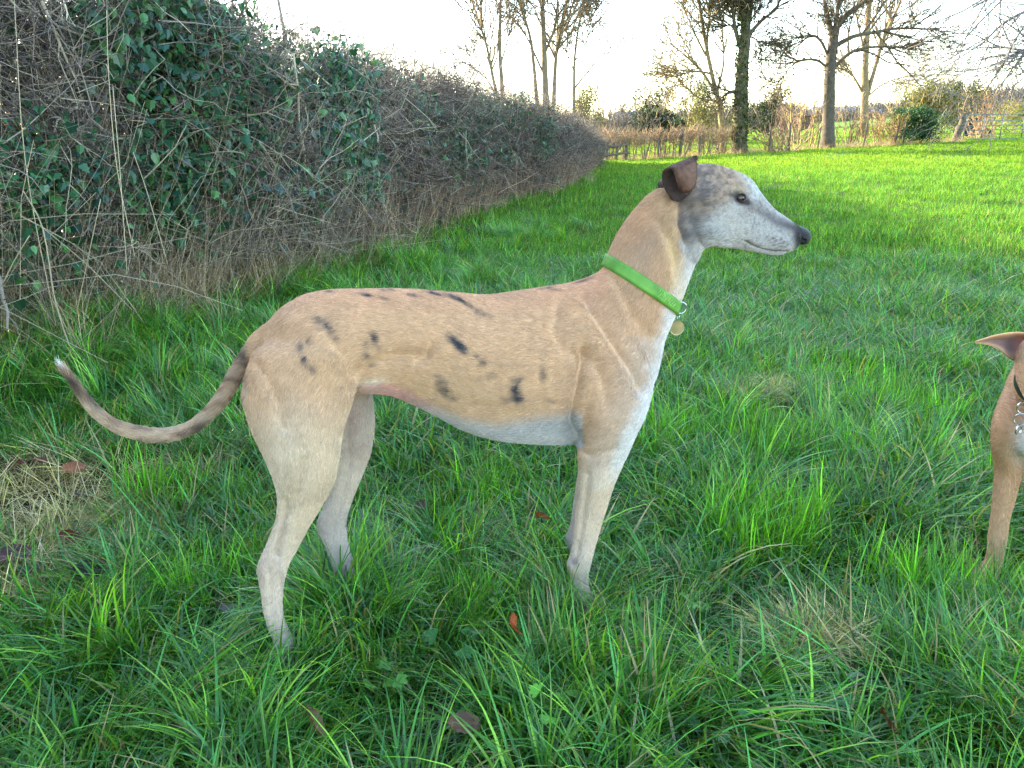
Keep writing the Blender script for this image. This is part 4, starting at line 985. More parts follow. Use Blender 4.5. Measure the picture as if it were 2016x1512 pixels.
# ---- coat colours (albedo), the same on both sides
def coat(V, px, py, T):
    n = len(V); C = np.tile(s2l((202, 161, 124)), (n, 1))
    nz = fbm(px * .03, py * .05, 51, 3) - .45; nz2 = fbm(px * .16, py * .12, 61, 3) - .45
    def mix(w, col):
        nonlocal C
        w = np.clip(w, 0, 1)[:, None]; C = C * (1 - w) + s2l(np.array(col)) * w
    def el(cx, cy, rx, ry, ang=0, p=1.0):
        a = R(ang); dx = px - cx; dy = py - cy; u = (dx * math.cos(a) + dy * math.sin(a)) / rx; v = (-dx * math.sin(a) + dy * math.cos(a)) / ry
        return np.exp(-(u * u + v * v) ** p)
    body = py < 900
    mix(sstep(640 - py, 0, 80) * .55 * ((px < 1200)), (204, 150, 116))
    mix(el(880, 790, 200, 60, 8) * .3, (186, 158, 118)); mix(el(640, 720, 60, 50) * .3, (204, 164, 116))
    mix(sstep(py, 740, 900) * (px < 745) * .75, (216, 194, 166)); mix(sstep(py, 840, 960) * (px > 1100) * .7, (216, 196, 172))
    mix(sstep(py, 960, 1150) * .55, (208, 190, 176))
    mix(el(560, 900, 40, 120, 10) * .3, (216, 200, 176))
    # pale edges of the legs, grey belly
    mix(sstep(py - np.interp(px, [690, 740, 800, 860, 920, 980, 1140], [748, 750, 768, 795, 818, 828, 806]), -6, 26) * sstep(px, 705, 760) * (px < 1150) * (T > -2) * (py < 880), (184, 178, 174))
    mix(el(735, 756, 26, 9, -10) * .8, (226, 212, 190))
    front = np.interp(py, [480, 540, 600, 660, 720, 760, 820, 880, 930], [1368, 1352, 1335, 1318, 1298, 1286, 1258, 1232, 1215])
    mix(sstep(px - front + nz * 30, -34, 2) * .85 * (px > 1200) * (py > 480) * sstep(960 - py, 0, 60), (226, 222, 218))
    mix(sstep(px - front, -110, -20) * .35 * (px > 1150) * (py > 660) * (py < 960), (206, 196, 184))
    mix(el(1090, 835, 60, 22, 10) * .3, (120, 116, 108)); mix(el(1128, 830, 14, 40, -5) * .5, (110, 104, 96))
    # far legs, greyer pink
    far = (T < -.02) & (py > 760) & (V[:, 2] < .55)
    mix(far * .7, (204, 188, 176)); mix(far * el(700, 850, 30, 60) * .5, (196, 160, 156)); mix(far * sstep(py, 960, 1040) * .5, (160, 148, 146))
    mix(el(515, 1125, 14, 30) * .5, (168, 140, 128)); mix(el(540, 1180, 10, 90) * .3, (190, 165, 155)); mix(el(556, 1150, 5, 70, -5) * .35, (110, 104, 104)); mix(el(1130, 1105, 8, 10) * .7, (120, 104, 106))
    mix(el(548, 1060, 5, 40, 12) * .4, (150, 124, 104)); mix(sstep(py, 1180, 1290) * .5 * (V[:, 2] < .12), (176, 166, 164))
    # groin skin
    mix(((np.abs(T) < .08) & (N_[:, 2] < -.25)) * el(775, 780, 70, 26, 15) * .8, (204, 140, 132))
    # neck
    mix(el(1330, 500, 16, 90, -8) * .8, (224, 190, 140)); mix(el(1288, 460, 26, 60, 30) * .4, (150, 128, 112)); mix(el(1260, 440, 40, 30, -50) * .4, (196, 142, 100)); mix(el(1262, 520, 30, 60, 10) * .25, (170, 150, 132))
    # head
    hd = sstep(px - np.interp(py, [300, 380, 480, 520], [1335, 1336, 1340, 1368]) + nz * 34 + nz2 * 10, -7, 11) * (py < 512)
    mix(hd * .85, (166, 142, 124)); mix(hd * el(1370, 440, 34, 60) * .85, (112, 106, 104)); mix(hd * el(1395, 370, 20, 30, -20) * .8, (92, 92, 98)); mix(hd * el(1430, 350, 40, 20, 10) * .5, (176, 146, 118))
    mix(hd * el(1415, 350, 8, 5) * .5, (70, 66, 70)); mix(hd * el(1440, 345, 7, 5) * .4, (90, 80, 76)); mix(hd * el(1410, 400, 60, 16, 5) * .55, (168, 140, 108))
    nz3 = fbm(px * .34 + py * .1, py * .22, 91, 3) - .45; mix(hd * np.clip(nz2 * 6, 0, 1) * .55 * sstep(1470 - px, 0, 50), (84, 80, 82)); mix(hd * np.clip(nz3 * 7, 0, 1) * .5 * sstep(1480 - px, 0, 60), (62, 60, 66)); mix(hd * np.clip(-nz2 * 5, 0, 1) * .35, (196, 178, 160))
    mix(hd * sstep((px - 1395) * .55 + (py - 395), 0, 50) * .95 * sstep(px + nz * 30, 1372, 1412), (190, 184, 180)); mix(hd * sstep(py, 455, 485) * .6 * (1 - sstep(px, 1380, 1400)), (196, 188, 180)); mix(hd * el(1425, 455, 40, 22, 12) * .5, (204, 200, 198)); mix(hd * sstep(px, 1462, 1500) * .75, (188, 183, 182))
    mix(hd * el(1400, 452, 26, 18, 20) * .45, (120, 122, 122)); mix(hd * el(1486, 370, 12, 26, -35) * .8, (218, 222, 222)); mix(hd * el(1470, 352, 22, 8, 30) * .5, (206, 200, 190))
    mix(hd * el(1520, 430, 34, 9, 36) * .75, (98, 92, 98)); mix(hd * el(1556, 446, 26, 9, 28) * .85, (74, 68, 74)); mix(hd * el(1575, 468, 12, 16) * .9, (50, 48, 54)); mix(hd * el(1478, 408, 16, 10, 30) * .55, (130, 110, 108))
    mix(el(1459, 391, 20, 13, 22, 2.5) * .98, (22, 18, 20)); mix(el(1474, 399, 9, 6, 30, 1.5) * .9, (26, 22, 24)); mix(el(1440, 384, 10, 3, 10, 1) * .7, (70, 62, 60)); mix(el(1450, 372, 14, 4, 14) * .75, (214, 196, 176))
    mix(hd * np.clip(nz3 * 6, 0, 1) * .42, (104, 104, 108)); D = segdist(px, py, [(1468, 474), (1485, 483), (1505, 491), (1530, 494.5), (1552, 493.5)]); mix(hd * np.exp(-(D / 1.9) ** 2) * .95, (30, 26, 28))
    for a, b in [(1513, 472), (1521, 469), (1528, 466), (1518, 477), (1527, 474), (1536, 471), (1523, 481), (1533, 479), (1541, 477), (1537, 484), (1545, 485), (1550, 480), (1529, 487), (1510, 466)]: mix(hd * el(a, b, 2.6, 1.6, -15) * .75, (60, 60, 66))
    mix(hd * sstep(px, 1557, 1573) * .85 * (py < 490), (52, 49, 54)); mix(el(1345, 385, 22, 14) * .8, (70, 66, 66)); mix(el(1335, 408, 12, 14) * .5, (196, 160, 124))
    # dark merle patches of the trunk
    DKc = (52, 52, 60)
    for cx, cy, rx, ry, an, k in [(648, 643, 8, 17, -25, .95), (662, 662, 7, 12, -20, .6), (629, 628, 8, 14, -10, .5), (632, 650, 5, 6, 0, .35), (612, 672, 7, 10, -10, .6), (594, 685, 6, 18, -8, .6), (600, 708, 6, 14, -15, .8), (617, 724, 7, 10, -10, .8),
                                  (739, 665, 7, 12, -10, .85), (748, 684, 5, 9, -20, .5), (722, 677, 6, 9, 0, .65), (724, 700, 6, 8, -30, .7), (733, 706, 7, 4, 10, .5), (738, 722, 8, 3, 10, .4),
                                  (893, 668, 8, 12, -45, .9), (907, 682, 9, 16, -38, 1), (916, 690, 8, 10, -30, .9), (940, 702, 6, 5, 0, .6), (952, 716, 9, 6, -40, .7), (972, 741, 10, 8, 0, .5), (945, 748, 8, 6, 0, .3),
                                  (872, 757, 13, 12, 0, .5), (876, 772, 14, 10, 10, .7), (890, 786, 14, 6, 20, .55), (866, 742, 12, 5, 0, .35), (1022, 748, 12, 8, 0, .6), (1018, 768, 11, 14, -5, .85), (1024, 786, 14, 10, 0, .8), (1000, 790, 12, 7, -10, .5), (1073, 738, 6, 16, -5, .5), (1088, 790, 14, 6, 15, .4),
                                  (727, 581, 14, 4, 8, .85), (757, 588, 12, 4, 8, .7), (655, 575, 12, 3, 5, .5), (770, 573, 16, 3, 5, .5), (820, 583, 14, 4, 10, .6), (862, 580, 20, 3, 14, .85), (905, 590, 24, 5, 25, .9), (925, 601, 14, 5, 35, .6), (948, 616, 12, 7, 35, .55), (968, 622, 12, 5, 20, .4),
                                  (1078, 567, 14, 3, -5, .85), (1100, 571, 12, 3, 0, .4), (1020, 573, 26, 2.5, -8, .5), (1150, 552, 20, 3, -15, .5)]:
        mix(el(cx, cy, rx, ry, an, 1.4) * k * np.clip(1.1 + nz2 * 3.5, .2, 1.3), DKc)
    # tail
    tlm = (px < 490) & (py > 655) & (px + py < 1262) | (px < 455)
    tt = fbm(px * .03, py * .09, 71, 3) - .45
    mix(tlm * .75, (172, 140, 112)); mix(tlm * np.clip(tt * 7 + .15, 0, 1) * .6, (76, 66, 60)); mix(tlm * np.clip(-tt * 6, 0, 1) * .5, (206, 184, 158))
    mix(tlm * el(150, 765, 10, 26, -32) * .9, (36, 32, 34)); mix(tlm * el(190, 800, 30, 7, 42) * .7, (50, 44, 46)); mix(tlm * el(400, 835, 26, 9, -38) * .6, (50, 46, 48)); mix(el(484, 700, 12, 20, 30) * .7 * tlm, (70, 62, 58))
    mix(sstep(748 - px * .12 - py, -4, 10) * (px < 170), (238, 236, 232))
    return np.clip(C * (1 + nz[:, None] * .22), .004, .9)
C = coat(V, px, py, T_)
O1 = np.array([.0, 1.46, 0.0]); O1[2] = float(ground_z(O1[0], O1[1]))
dog = link('dog', None, None, O1, 'large slim fawn sighthound with dark patches standing side on, lime green collar', 'dog')
body = link('body', mk_mesh('body', V - O1, F, C, M_skin), dog)
BV = BVHTree.FromPolygons([tuple(v) for v in V], [tuple(int(q) for q in f) for f in F])
def hit(px_, py_):
    d = Vector(ray(px_, py_)).normalized(); h = BV.ray_cast(Vector(C0), d); return (np.array(h[0]), np.array(h[1])) if h[0] is not None else (None, None)
# collar: band hugging the neck
cb, cf = dp(1199, 517), dp(1330, 604); cc = (cb + cf) / 2; cu = (cf - cb) / np.linalg.norm(cf - cb); cn = np.cross(cu, DN); cn /= np.linalg.norm(cn)
if cn[2] < 0: cn = -cn
g = Geo(); nA = 64; bw = [-.0125, -.0122, -.006, 0, .006, .0122, .0125]; Rg = []
rr = np.zeros((nA, len(bw)))
for a in range(nA):
    th = 2 * math.pi * a / nA; d = cu * math.cos(th) + DN * math.sin(th)
    for b, o_ in enumerate(bw):
        h = BV.ray_cast(Vector(cc + cn * o_), Vector(d)); rr[a, b] = (Vector(h[0]) - Vector(cc + cn * o_)).length if h[0] is not None else .06
for _ in range(3): rr = (np.roll(rr, 1, 0) + rr * 2 + np.roll(rr, -1, 0)) / 4
rr = np.minimum(rr, rr[:, 3:4] + .006); rmx = rr.copy()
Vc = []
for a in range(nA):
    th = 2 * math.pi * a / nA; d = cu * math.cos(th) + DN * math.sin(th)
    for b, o_ in enumerate(bw):
        Vc.append(cc + cn * o_ + d * (rmx[a, b] + (.0065 if 0 < b < len(bw) - 1 else -.002)))
Fc = []; nb = len(bw)
for a in range(nA):
    for b in range(nb - 1):
        i0, i1 = a * nb + b, ((a + 1) % nA) * nb + b; Fc += [[i0, i1, i1 + 1], [i0, i1 + 1, i0 + 1]]
Vc = np.array(Vc); lc = s2l((98, 188, 52)); 
thv = np.repeat(np.arange(nA) / nA, nb)
Cc_ = np.tile(lc, (len(Vc), 1))
collar = link('collar', mk_mesh('collar', Vc - O1, np.array(Fc), Cc_, None), dog)
def collar_mat():
    m, nt, N, L = new_mat('lime_webbing')
    out = N('ShaderNodeOutputMaterial'); pr = N('ShaderNodeBsdfPrincipled'); L(pr.outputs[0], out.inputs[0]); pr.inputs['Roughness'].default_value = .6
    tc = N('ShaderNodeTexCoord'); wv = N('ShaderNodeTexWave'); wv.inputs['Scale'].default_value = 160; wv.inputs['Distortion'].default_value = 1
    no = N('ShaderNodeTexNoise'); no.inputs['Scale'].default_value = 45; no.inputs['Detail'].default_value = 4
    L(tc.outputs['Object'], wv.inputs['Vector']); L(tc.outputs['Object'], no.inputs['Vector'])
    cr = N('ShaderNodeValToRGB'); cr.color_ramp.elements[0].position = .35; cr.color_ramp.elements[0].color = (*s2l((72, 126, 32)), 1); cr.color_ramp.elements[1].position = .75; cr.color_ramp.elements[1].color = (*s2l((102, 156, 54)), 1)
    L(no.outputs[0], cr.inputs[0]); L(cr.outputs[0], pr.inputs['Base Color'])
    bp = N('ShaderNodeBump'); bp.inputs['Strength'].default_value = .3; bp.inputs['Distance'].default_value = .001; L(wv.outputs['Color'], bp.inputs['Height']); L(bp.outputs[0], pr.inputs['Normal'])
    return m
collar.data.materials.append(collar_mat())
M_steel = solid('polished_steel', (200, 200, 200), .18, .5, metal=1.0); M_brass = solid('dull_brass', (150, 140, 104), .42, .5, 60, .25, metal=.85)
M_mark = solid('faded_print', (170, 220, 130), .6, .3)
g = Geo()                                       # worn pale scribbled stitching on the band
rs = np.random.default_rng(2)
for k in range(16):
    th = .22 * math.pi + k * .016 * math.pi + rs.normal(0, .01); o_ = rs.uniform(-.004, .004)
    a = int(th / (2 * math.pi) * nA); rad_ = rmx[a, 3] + .0072
    pts = [cc + cn * (o_ + dz) + (cu * math.cos(th + dt) + DN * math.sin(th + dt)) * rad_ for dz, dt in [(-.004, 0), (-.001, .02), (.002, .0), (.004, .02)]]
    tube(g, pts, .0004, 3, (1, 1, 1))
link('print', g.mesh('print', M_mark, origin=O1), collar)
def ringmesh(c, r_, wire, ax1, ax2, n=28):
    g = Geo(); t = np.linspace(0, 2 * math.pi, n + 1); P_ = c + np.cos(t)[:, None] * ax1 * r_ + np.sin(t)[:, None] * ax2 * r_
    k = 8; d = np.gradient(P_, axis=0); V_ = []; nrm = np.cross(ax1, ax2)
    for q in range(n):
        o_ = (P_[q] - c) / r_
        for s_ in range(k): V_.append(P_[q] + (o_ * math.cos(2 * math.pi * s_ / k) + nrm * math.sin(2 * math.pi * s_ / k)) * wire)
    F_ = []
    for q in range(n):
        for s_ in range(k):
            a, b, c_, e = q * k + s_, q * k + (s_ + 1) % k, ((q + 1) % n) * k + s_, ((q + 1) % n) * k + (s_ + 1) % k; F_ += [[a, b, e], [a, e, c_]]
    g.add(V_, F_); return g
UP = np.array([0, 0, 1.0])
rc = dp(1341, 606, .012); g = ringmesh(rc - O1, .0115, .0012, DA, UP); link('ring', g.mesh('ring', M_steel), collar)
g = ringmesh(dp(1335, 624, .014) - O1, .005, .0009, DN, UP); link('split_link', g.mesh('split_link', M_steel), collar)
tc_ = dp(1333, 645, .016)
t = np.linspace(0, 2 * math.pi, 33)[:-1]
Vd = []; Fd = []
for dz in (-.0009, .0009):
    for r_ in (.0158, .0144):
        for q in t: Vd.append(tc_ - O1 + (DA * math.cos(q) + UP * math.sin(q)) * r_ + DN * (dz if r_ > .015 else dz * .5))
Vd += [tc_ - O1 - DN * .0004, tc_ - O1 + DN * .0004]
for q in range(32):
    a = (q + 1) % 32
    Fd += [[q, a, 64 + a], [q, 64 + a, 64 + q], [q, 32 + a, a], [q, 32 + q, 32 + a], [32 + q, 128, 32 + a], [64 + q, 64 + a, 96 + a], [64 + q, 96 + a, 96 + q], [96 + q, 96 + a, 129]]
link('tag', mk_mesh('tag', np.array(Vd), np.array(Fd), None, M_brass, False), collar, label='round dull brass name disc')
# eyes
M_eye = solid('dark_eye', None, .1, .5)
def sphere(g, c, r_, n=20, colf=None, squash=None):
    th = np.linspace(0, math.pi, n); ph = np.linspace(0, 2 * math.pi, 2 * n + 1)[:-1]; D_ = np.array([[math.sin(a) * math.cos(b), math.sin(a) * math.sin(b), math.cos(a)] for a in th for b in ph]); m_ = 2 * n
    V_ = np.asarray(c) + D_ * r_; F_ = []
    for a in range(n - 1):
        for b in range(m_):
            p0, p1, p2, p3 = a * m_ + b, a * m_ + (b + 1) % m_, (a + 1) * m_ + (b + 1) % m_, (a + 1) * m_ + b
            F_ += [[p0, p2, p1], [p0, p3, p2]]
    g.add(V_, F_, colf(D_) if colf else None)
def eye(parent, O, c, r_, look, name='eye'):
    look = look / np.linalg.norm(look)
    def cf(D_):
        d = D_ @ look; C_ = np.tile(s2l((30, 20, 17)), (len(D_), 1)); C_[d > .62] = s2l((74, 44, 26)); C_[d > .88] = s2l((8, 7, 8)); return C_
    g = Geo(); sphere(g, c - O, r_, 44, cf); return link(name, g.mesh(name, M_eye), parent)
h, nn_ = hit(1456, 390)
t0 = (h - DO) @ DN; er = .0102
for s_ in (1, -1):
    c = h - ray(1456, 390) * 0; c = c + ray(1456, 390) / np.linalg.norm(ray(1456, 390)) * er * .60
    look = DN * .95 + DA * .35 + UP * .1
    if s_ < 0: c = c - DN * 2 * ((c - DO) @ DN); look = -DN * .95 + DA * .35 + UP * .1
    e = eye(dog, O1, c, er, look)
    # lids: two thin dark crescents
    g = Geo(); side = DN * s_
    for sg in (1, -1):
        pts = []
        for q in np.linspace(-1, 1, 9):
            v = DA * q * .0138 + UP * (sg * .0086 * (1 - q * q) - q * .003 * 1.2) + side * (.0078 * (1 - .6 * q * q))
            pts.append(c + v - O1)
        tube(g, np.array(pts), [.0010, .0018, .0022, .0024, .0025, .0024, .0022, .0018, .0010], 8, s2l((24, 19, 20)))
    link('eyelids', g.mesh('eyelids', M_skin), dog)
# nose
M_nose = solid('wet_nose', (13, 13, 15), .36, .6, 900, .25, .5)
g = Geo(); nr = [(1562, 445, 1565, 472, .0135), (1574, 445, 1572, 479, .0150), (1584, 448, 1579, 482, .0152), (1591, 454, 1585, 481, .0130), (1595, 461, 1590, 477, .008)]
loft(g, [ring_px(*q) for q in nr], 24, 4, .9)
Vn, Fn = remesh(g, .0012); Vn = smooth(Vn, Fn, 6, np.full(len(Vn), .4)); Nn_ = normals(Vn, Fn)
qx, qy = proj(np.where(((Vn - DO) @ DN)[:, None] < 0, Vn - DN * 2 * ((Vn - DO) @ DN)[:, None], Vn))
dd = segdist(qx, qy, [(1574, 464), (1579, 471), (1585, 474)]); Vn = Vn - Nn_ * (.0035 * np.exp(-(dd / 2.2) ** 2) * (np.abs(Nn_ @ DN) > .2))[:, None]
dd = np.abs((Vn - DO) @ DN); Vn = Vn - Nn_ * (.001 * np.exp(-(dd / .0012) ** 2))[:, None]
link('nose', mk_mesh('nose', Vn - O1, Fn, None, M_nose), dog)
# ears: folded sheets
def ear(rows, O, parent, mirror=False, shift=(0, 0), colf=None, furlen=.006):
    G_ = []
    for r_ in rows:
        pts = np.array([dp(a + shift[0], b + shift[1], o_) for a, b, o_ in r_])
        if mirror: pts = pts - DN[None] * 2 * ((pts - DO) @ DN)[:, None]
        G_.append(catmull(pts, 5))
    G_ = np.array(G_); G_ = catmull(G_.reshape(len(rows), -1), 5).reshape(-1, G_.shape[1], 3)
    a, b = G_.shape[:2]; n0 = np.cross(np.gradient(G_, axis=0), np.gradient(G_, axis=1)); n0 /= np.linalg.norm(n0, axis=2, keepdims=True) + 1e-9
    edge = np.minimum(np.minimum(np.arange(b), np.arange(b)[::-1])[None] / 3, 1) * np.ones((a, 1))
    edge = np.minimum(edge, np.minimum(np.arange(a)[::-1] / 3, 1)[:, None]); th = (.0006 + .0011 * edge)[..., None]
    top, bot = (G_ + n0 * th).reshape(-1, 3), (G_ - n0 * th).reshape(-1, 3); Vv = np.concatenate([top, bot]); nv = a * b; Fq = []
    for i_ in range(a - 1):
        for j_ in range(b - 1):
            q = i_ * b + j_; Fq += [[q, q + 1, q + b + 1, q + b], [nv + q + b, nv + q + b + 1, nv + q + 1, nv + q]]
    for i_ in range(a - 1):
        for q in (i_ * b, i_ * b + b - 1): Fq.append([q, q + b, nv + q + b, nv + q])
    for j_ in range(b - 1):
        for q in (j_, (a - 1) * b + j_): Fq.append([q, q + 1, nv + q + 1, nv + q])
    Fq = np.array(Fq); Cq = colf(Vv, np.tile(np.repeat(np.arange(a) / (a - 1), b), 2))
    o = link('ear', mk_mesh('ear', Vv - O, Fq, Cq, M_skin), parent)
    ro = G_[:, b // 2]; fl = [(*ro[k], *((ro[min(k + 1, a - 1)] - ro[max(k - 1, 0)]) / (np.linalg.norm(ro[min(k + 1, a - 1)] - ro[max(k - 1, 0)]) + 1e-9)), .01) for k in range(a)]
    msk = np.ones(len(Vv))
    add_fur(o, O, Vv, Fq, Cq, fl, 16000, lambda P_: np.full(len(P_), furlen), .25, .00022, msk, 'ear_hair', seed=8, sig=.4)
    return o
def earcol(Vv, t):
    C_ = np.tile(s2l((104, 74, 60)), (len(Vv), 1)); dk = s2l((40, 32, 32)); w = np.clip(1 - (t - .35) / .35, 0, 1)[:, None] * .75
    C_ = C_ * (1 - w) + dk * w; e = (sstep(t, .93, 1) * .6)[:, None]; nz_ = fbm(Vv[:, 0] * 260, Vv[:, 2] * 260, 13, 3)[:, None]; return (C_ * (1 - e) + dk * e) * (.5 + 1.1 * nz_)
rows = [[(1322, 392, .044), (1334, 396, .056), (1350, 388, .056), (1362, 374, .05)],
        [(1309, 372, .050), (1322, 374, .046), (1342, 366, .048), (1362, 356, .048)],
        [(1304, 352, .060), (1316, 352, .046), (1338, 344, .046), (1365, 336, .046)],
        [(1306, 338, .066), (1320, 329, .058), (1342, 320, .056), (1369, 311, .050)],
        [(1322, 332, .074), (1334, 329, .076), (1350, 321, .074), (1371, 313, .062)],
        [(1331, 352, .076), (1341, 350, .083), (1355, 344, .084), (1372, 338, .072)],
        [(1337, 369, .072), (1345, 370, .080), (1357, 367, .082), (1369, 360, .070)],
        [(1342, 375, .070), (1348, 378, .075), (1356, 377, .076), (1364, 370, .068)]]
ear(rows, O1, dog, colf=earcol)
ear(rows, O1, dog, True, (46, 34), earcol)
# fur over the body
FLOW = flow
cdist = np.abs((V - cc) @ cn); inband = (cdist < .0125) & (np.linalg.norm(V - cc, axis=1) < .12)
eyed = np.exp(-(((px - 1458) / 18) ** 2 + ((py - 391) / 12) ** 2) ** 2) > .5; nosed = (px > 1577) & (py > 440) & (py < 500)
msk = np.where(inband | eyed | nosed, 0., 1.) * np.where(ishead, 2.4, 1.) * np.where(V[:, 2] < .03, .2, 1)
def flen(P):
    qx, qy = proj(P); L = np.full(len(P), .0085)
    L = np.where((qx > 1300) & (qy < 510), .0048, L); L = np.where((P[:, 2] < .38) & (qy > 900), .0055, L)
    L = np.where((qx > 1190) & (qx < 1400) & (qy > 380) & (qy < 620), .011, L)
    L = np.where((qx < 440) | ((qx < 480) & (qy > 720)), .012, L); L = np.where(qx < 140, .018, L)
    return L
NFUR = 520000
add_fur(dog, O1, V, F, C, FLOW, NFUR, flen, (.26), .00022, msk, 'fur')
# whiskers
g = Geo()
for k in range(9):
    a = hit(1518 + rs.uniform(0, 34), 468 + rs.uniform(0, 18))
    if a[0] is None: continue
    tube(g, np.array([a[0], a[0] + a[1] * .008 + DA * .004, a[0] + a[1] * .014 + DA * .004 - UP * .006]) - O1, [.0002, .00015, .00008], 3, s2l((60, 58, 60)))
link('whiskers', g.mesh('whiskers', M_fur), dog)
# ------------------------------------------------------------------ second dog, at the right edge, facing the camera
g = Geo(); fl2 = []
Y2 = 1.55
b0 = np.array([1.155, 1.53, 0.]); b0[2] = float(ground_z(b0[0], b0[1])); O2 = b0.copy()
fw = np.array([-.66, -.75, 0]); fw /= np.linalg.norm(fw); lt = np.array([fw[1], -fw[0], 0])        # facing, and its image-left side
up = np.array([0, 0, 1.0])
def p2(f, l, z): return O2 + fw * f + lt * l + up * z
# torso from chest back
for_ = [(.07, .42, .075, .06), (.04, .435, .105, .086), (-.03, .45, .128, .108), (-.12, .45, .13, .108), (-.22, .455, .122, .098), (-.34, .475, .098, .085), (-.44, .49, .085, .075), (-.54, .48, .09, .082), (-.62, .46, .075, .07), (-.66, .44, .04, .04)]
loft(g, [(p2(f, 0, z), up * h, lt * w_) for f, z, h, w_ in for_], 24, 3, .95, fl2, 1)
# neck
loft(g, [(p2(f, max(0, f) * .12, z), (up * .75 - fw * .65) * h * s_, lt * w_) for f, z, h, w_, s_ in [(-.06, .46, .09, .105, 1), (.0, .49, .085, .092, 1), (.05, .515, .070, .074, 1), (.09, .54, .058, .058, 1), (.13, .565, .05, .05, 1)]], 22, 3, 1, fl2, -1)
# head turned to the image right, tipped down
hd_f = np.array([-.22, -.87, -.45]); hd_f /= np.linalg.norm(hd_f); hl = np.cross(up, hd_f); hl /= np.linalg.norm(hl); hu = np.cross(hd_f, hl)
if hl @ lt < 0: hl = -hl
H0 = p2(.14, .022, .572)
def ph(f, l, u_): return H0 + hd_f * f + hl * l + hu * u_ * (1 if hu[2] > 0 else -1)
HU = hu * (1 if hu[2] > 0 else -1)
loft(g, [(ph(f, 0, u_), HU * h, hl * w_) for f, u_, h, w_ in [(-.055, .0, .03, .035), (-.03, .002, .048, .05), (.01, .0, .056, .057), (.05, -.006, .054, .053), (.085, -.016, .044, .040), (.12, -.026, .034, .030), (.16, -.034, .028, .025), (.19, -.04, .023, .022), (.205, -.042, .015, .015)]], 22, 3, .95, fl2, -1)
# legs
def leg2(ls, pts, w_=None): loft(g, [(p2(f, l * ls, z), fw * a, lt * b) for f, l, z, a, b in pts], 18, 3, 1, fl2, 1)
for ls in (1, -1):
    leg2(ls, [(-.02, .062, .50, .05, .035), (.015, .072, .42, .055, .038), (.01, .072, .345, .044, .034), (-.015, .066, .28, .033, .027), (-.01, .062, .22, .026, .0225), (-.005, .060, .16, .021, .019), (0, .056, .11, .020, .020), (.0, .054, .07, .016, .017), (.006, .054, .04, .018, .019)])
    loft(g, [(p2(a, .064 * ls, z), up * h, lt * ww) for a, z, h, ww in [(-.015, .026, .02, .02), (.01, .028, .024, .026), (.035, .022, .018, .027), (.05, .018, .012, .022)]], 14, 2, flow=fl2)
    for l_ in (-.02, -.007, .007, .02): ball(g, p2(.05 - abs(l_) * .5, .064 * ls + l_, .016), [.010, .012, .012])
    leg2(ls, [(-.50, .05, .50, .075, .04), (-.50, .07, .42, .085, .045), (-.47, .078, .34, .062, .038), (-.49, .078, .27, .04, .028), (-.54, .078, .21, .026, .020), (-.575, .078, .165, .022, .017), (-.575, .078, .12, .017, .015), (-.565, .078, .07, .016, .015), (-.55, .078, .035, .02, .018)])
    loft(g, [(p2(a, .078 * ls, z), up * h, lt * ww) for a, z, h, ww in [(-.57, .024, .018, .018), (-.54, .024, .02, .024), (-.51, .016, .012, .02)]], 14, 2)
loft(g, [(p2(f, l, z), up * r_, lt * r_) for f, l, z, r_ in [(-.62, 0, .5, .022), (-.68, .0, .42, .018), (-.74, .01, .32, .014), (-.80, .02, .25, .011), (-.88, .03, .24, .007)]], 12, 3, 1, fl2, 1)
V, F = remesh(g, .0042)
V = smooth(V, F, 3, np.full(len(V), .5)); V = smooth(V, F, 18, np.where((V[:, 2] > .5) | (V[:, 2] < .08), .12, .45))
N_ = normals(V, F); L3 = V - O2
px, py = proj(V)
C = np.tile(s2l((200, 156, 120)), (len(V), 1))
def mixc(w, col):
    global C
    w = np.clip(w, 0, 1)[:, None]; C = C * (1 - w) + s2l(np.array(col)) * w
fl_, ll_, zz_ = L3 @ fw, L3 @ lt, L3[:, 2]
mixc(np.exp(-((ll_ / .055) ** 2 + ((zz_ - .37) / .085) ** 2) ** 2) * (fl_ > .0), (236, 232, 228))
mixc(sstep(.30 - zz_, 0, .12) * .35, (214, 176, 136)); mixc(sstep(.045 - np.abs(ll_), 0, .03) * (zz_ < .3) * .6, (222, 206, 186)); mixc(sstep(.06 - zz_, 0, .03) * .5, (208, 180, 150))
mixc(np.exp(-(((ll_ - .06) / .03) ** 2 + ((zz_ - .46) / .05) ** 2)) * .3 * (fl_ > 0), (150, 116, 88))
hh_ = (V - H0) @ hd_f; mixc(sstep(hh_, .195, .215) * (fl_ > .22), (40, 34, 34)); mixc(sstep(hh_, .08, .16) * .5 * (fl_ > .2), (226, 196, 164))
C = np.clip(C * (1 + (fbm(V[:, 0] * 20, V[:, 2] * 20, 5) - .45)[:, None] * .2), 0, .9)
dog2 = link('dog', None, None, O2, 'tan dog with white chest and dark green collar facing the camera at the right edge', 'dog')
link('body', mk_mesh('body', V - O2, F, C, M_skin), dog2)
B2 = BVHTree.FromPolygons([tuple(v) for v in V], [tuple(int(q) for q in f) for f in F])
add_fur(dog2, O2, V, F, C, fl2, 130000, lambda P: np.where(P[:, 2] > .52, .005, .008), .3, .00032, None, 'fur', seed=5)
for s_ in (1, -1):
    c = ph(.072, .036 * s_, .006); look = hd_f * .6 + hl * .75 * s_; h = B2.ray_cast(Vector(c + look * .2), Vector(-look))
    if h[0] is not None: c = np.array(h[0]) - look / np.linalg.norm(look) * .005
    eye(dog2, O2, c, .010, look)
g = Geo(); loft(g, [(ph(f, 0, u_), HU * r_, hl * r_ * 1.1) for f, u_, r_ in [(.19, -.036, .010), (.200, -.034, .0145), (.212, -.036, .012), (.219, -.038, .006)]], 18, 3)
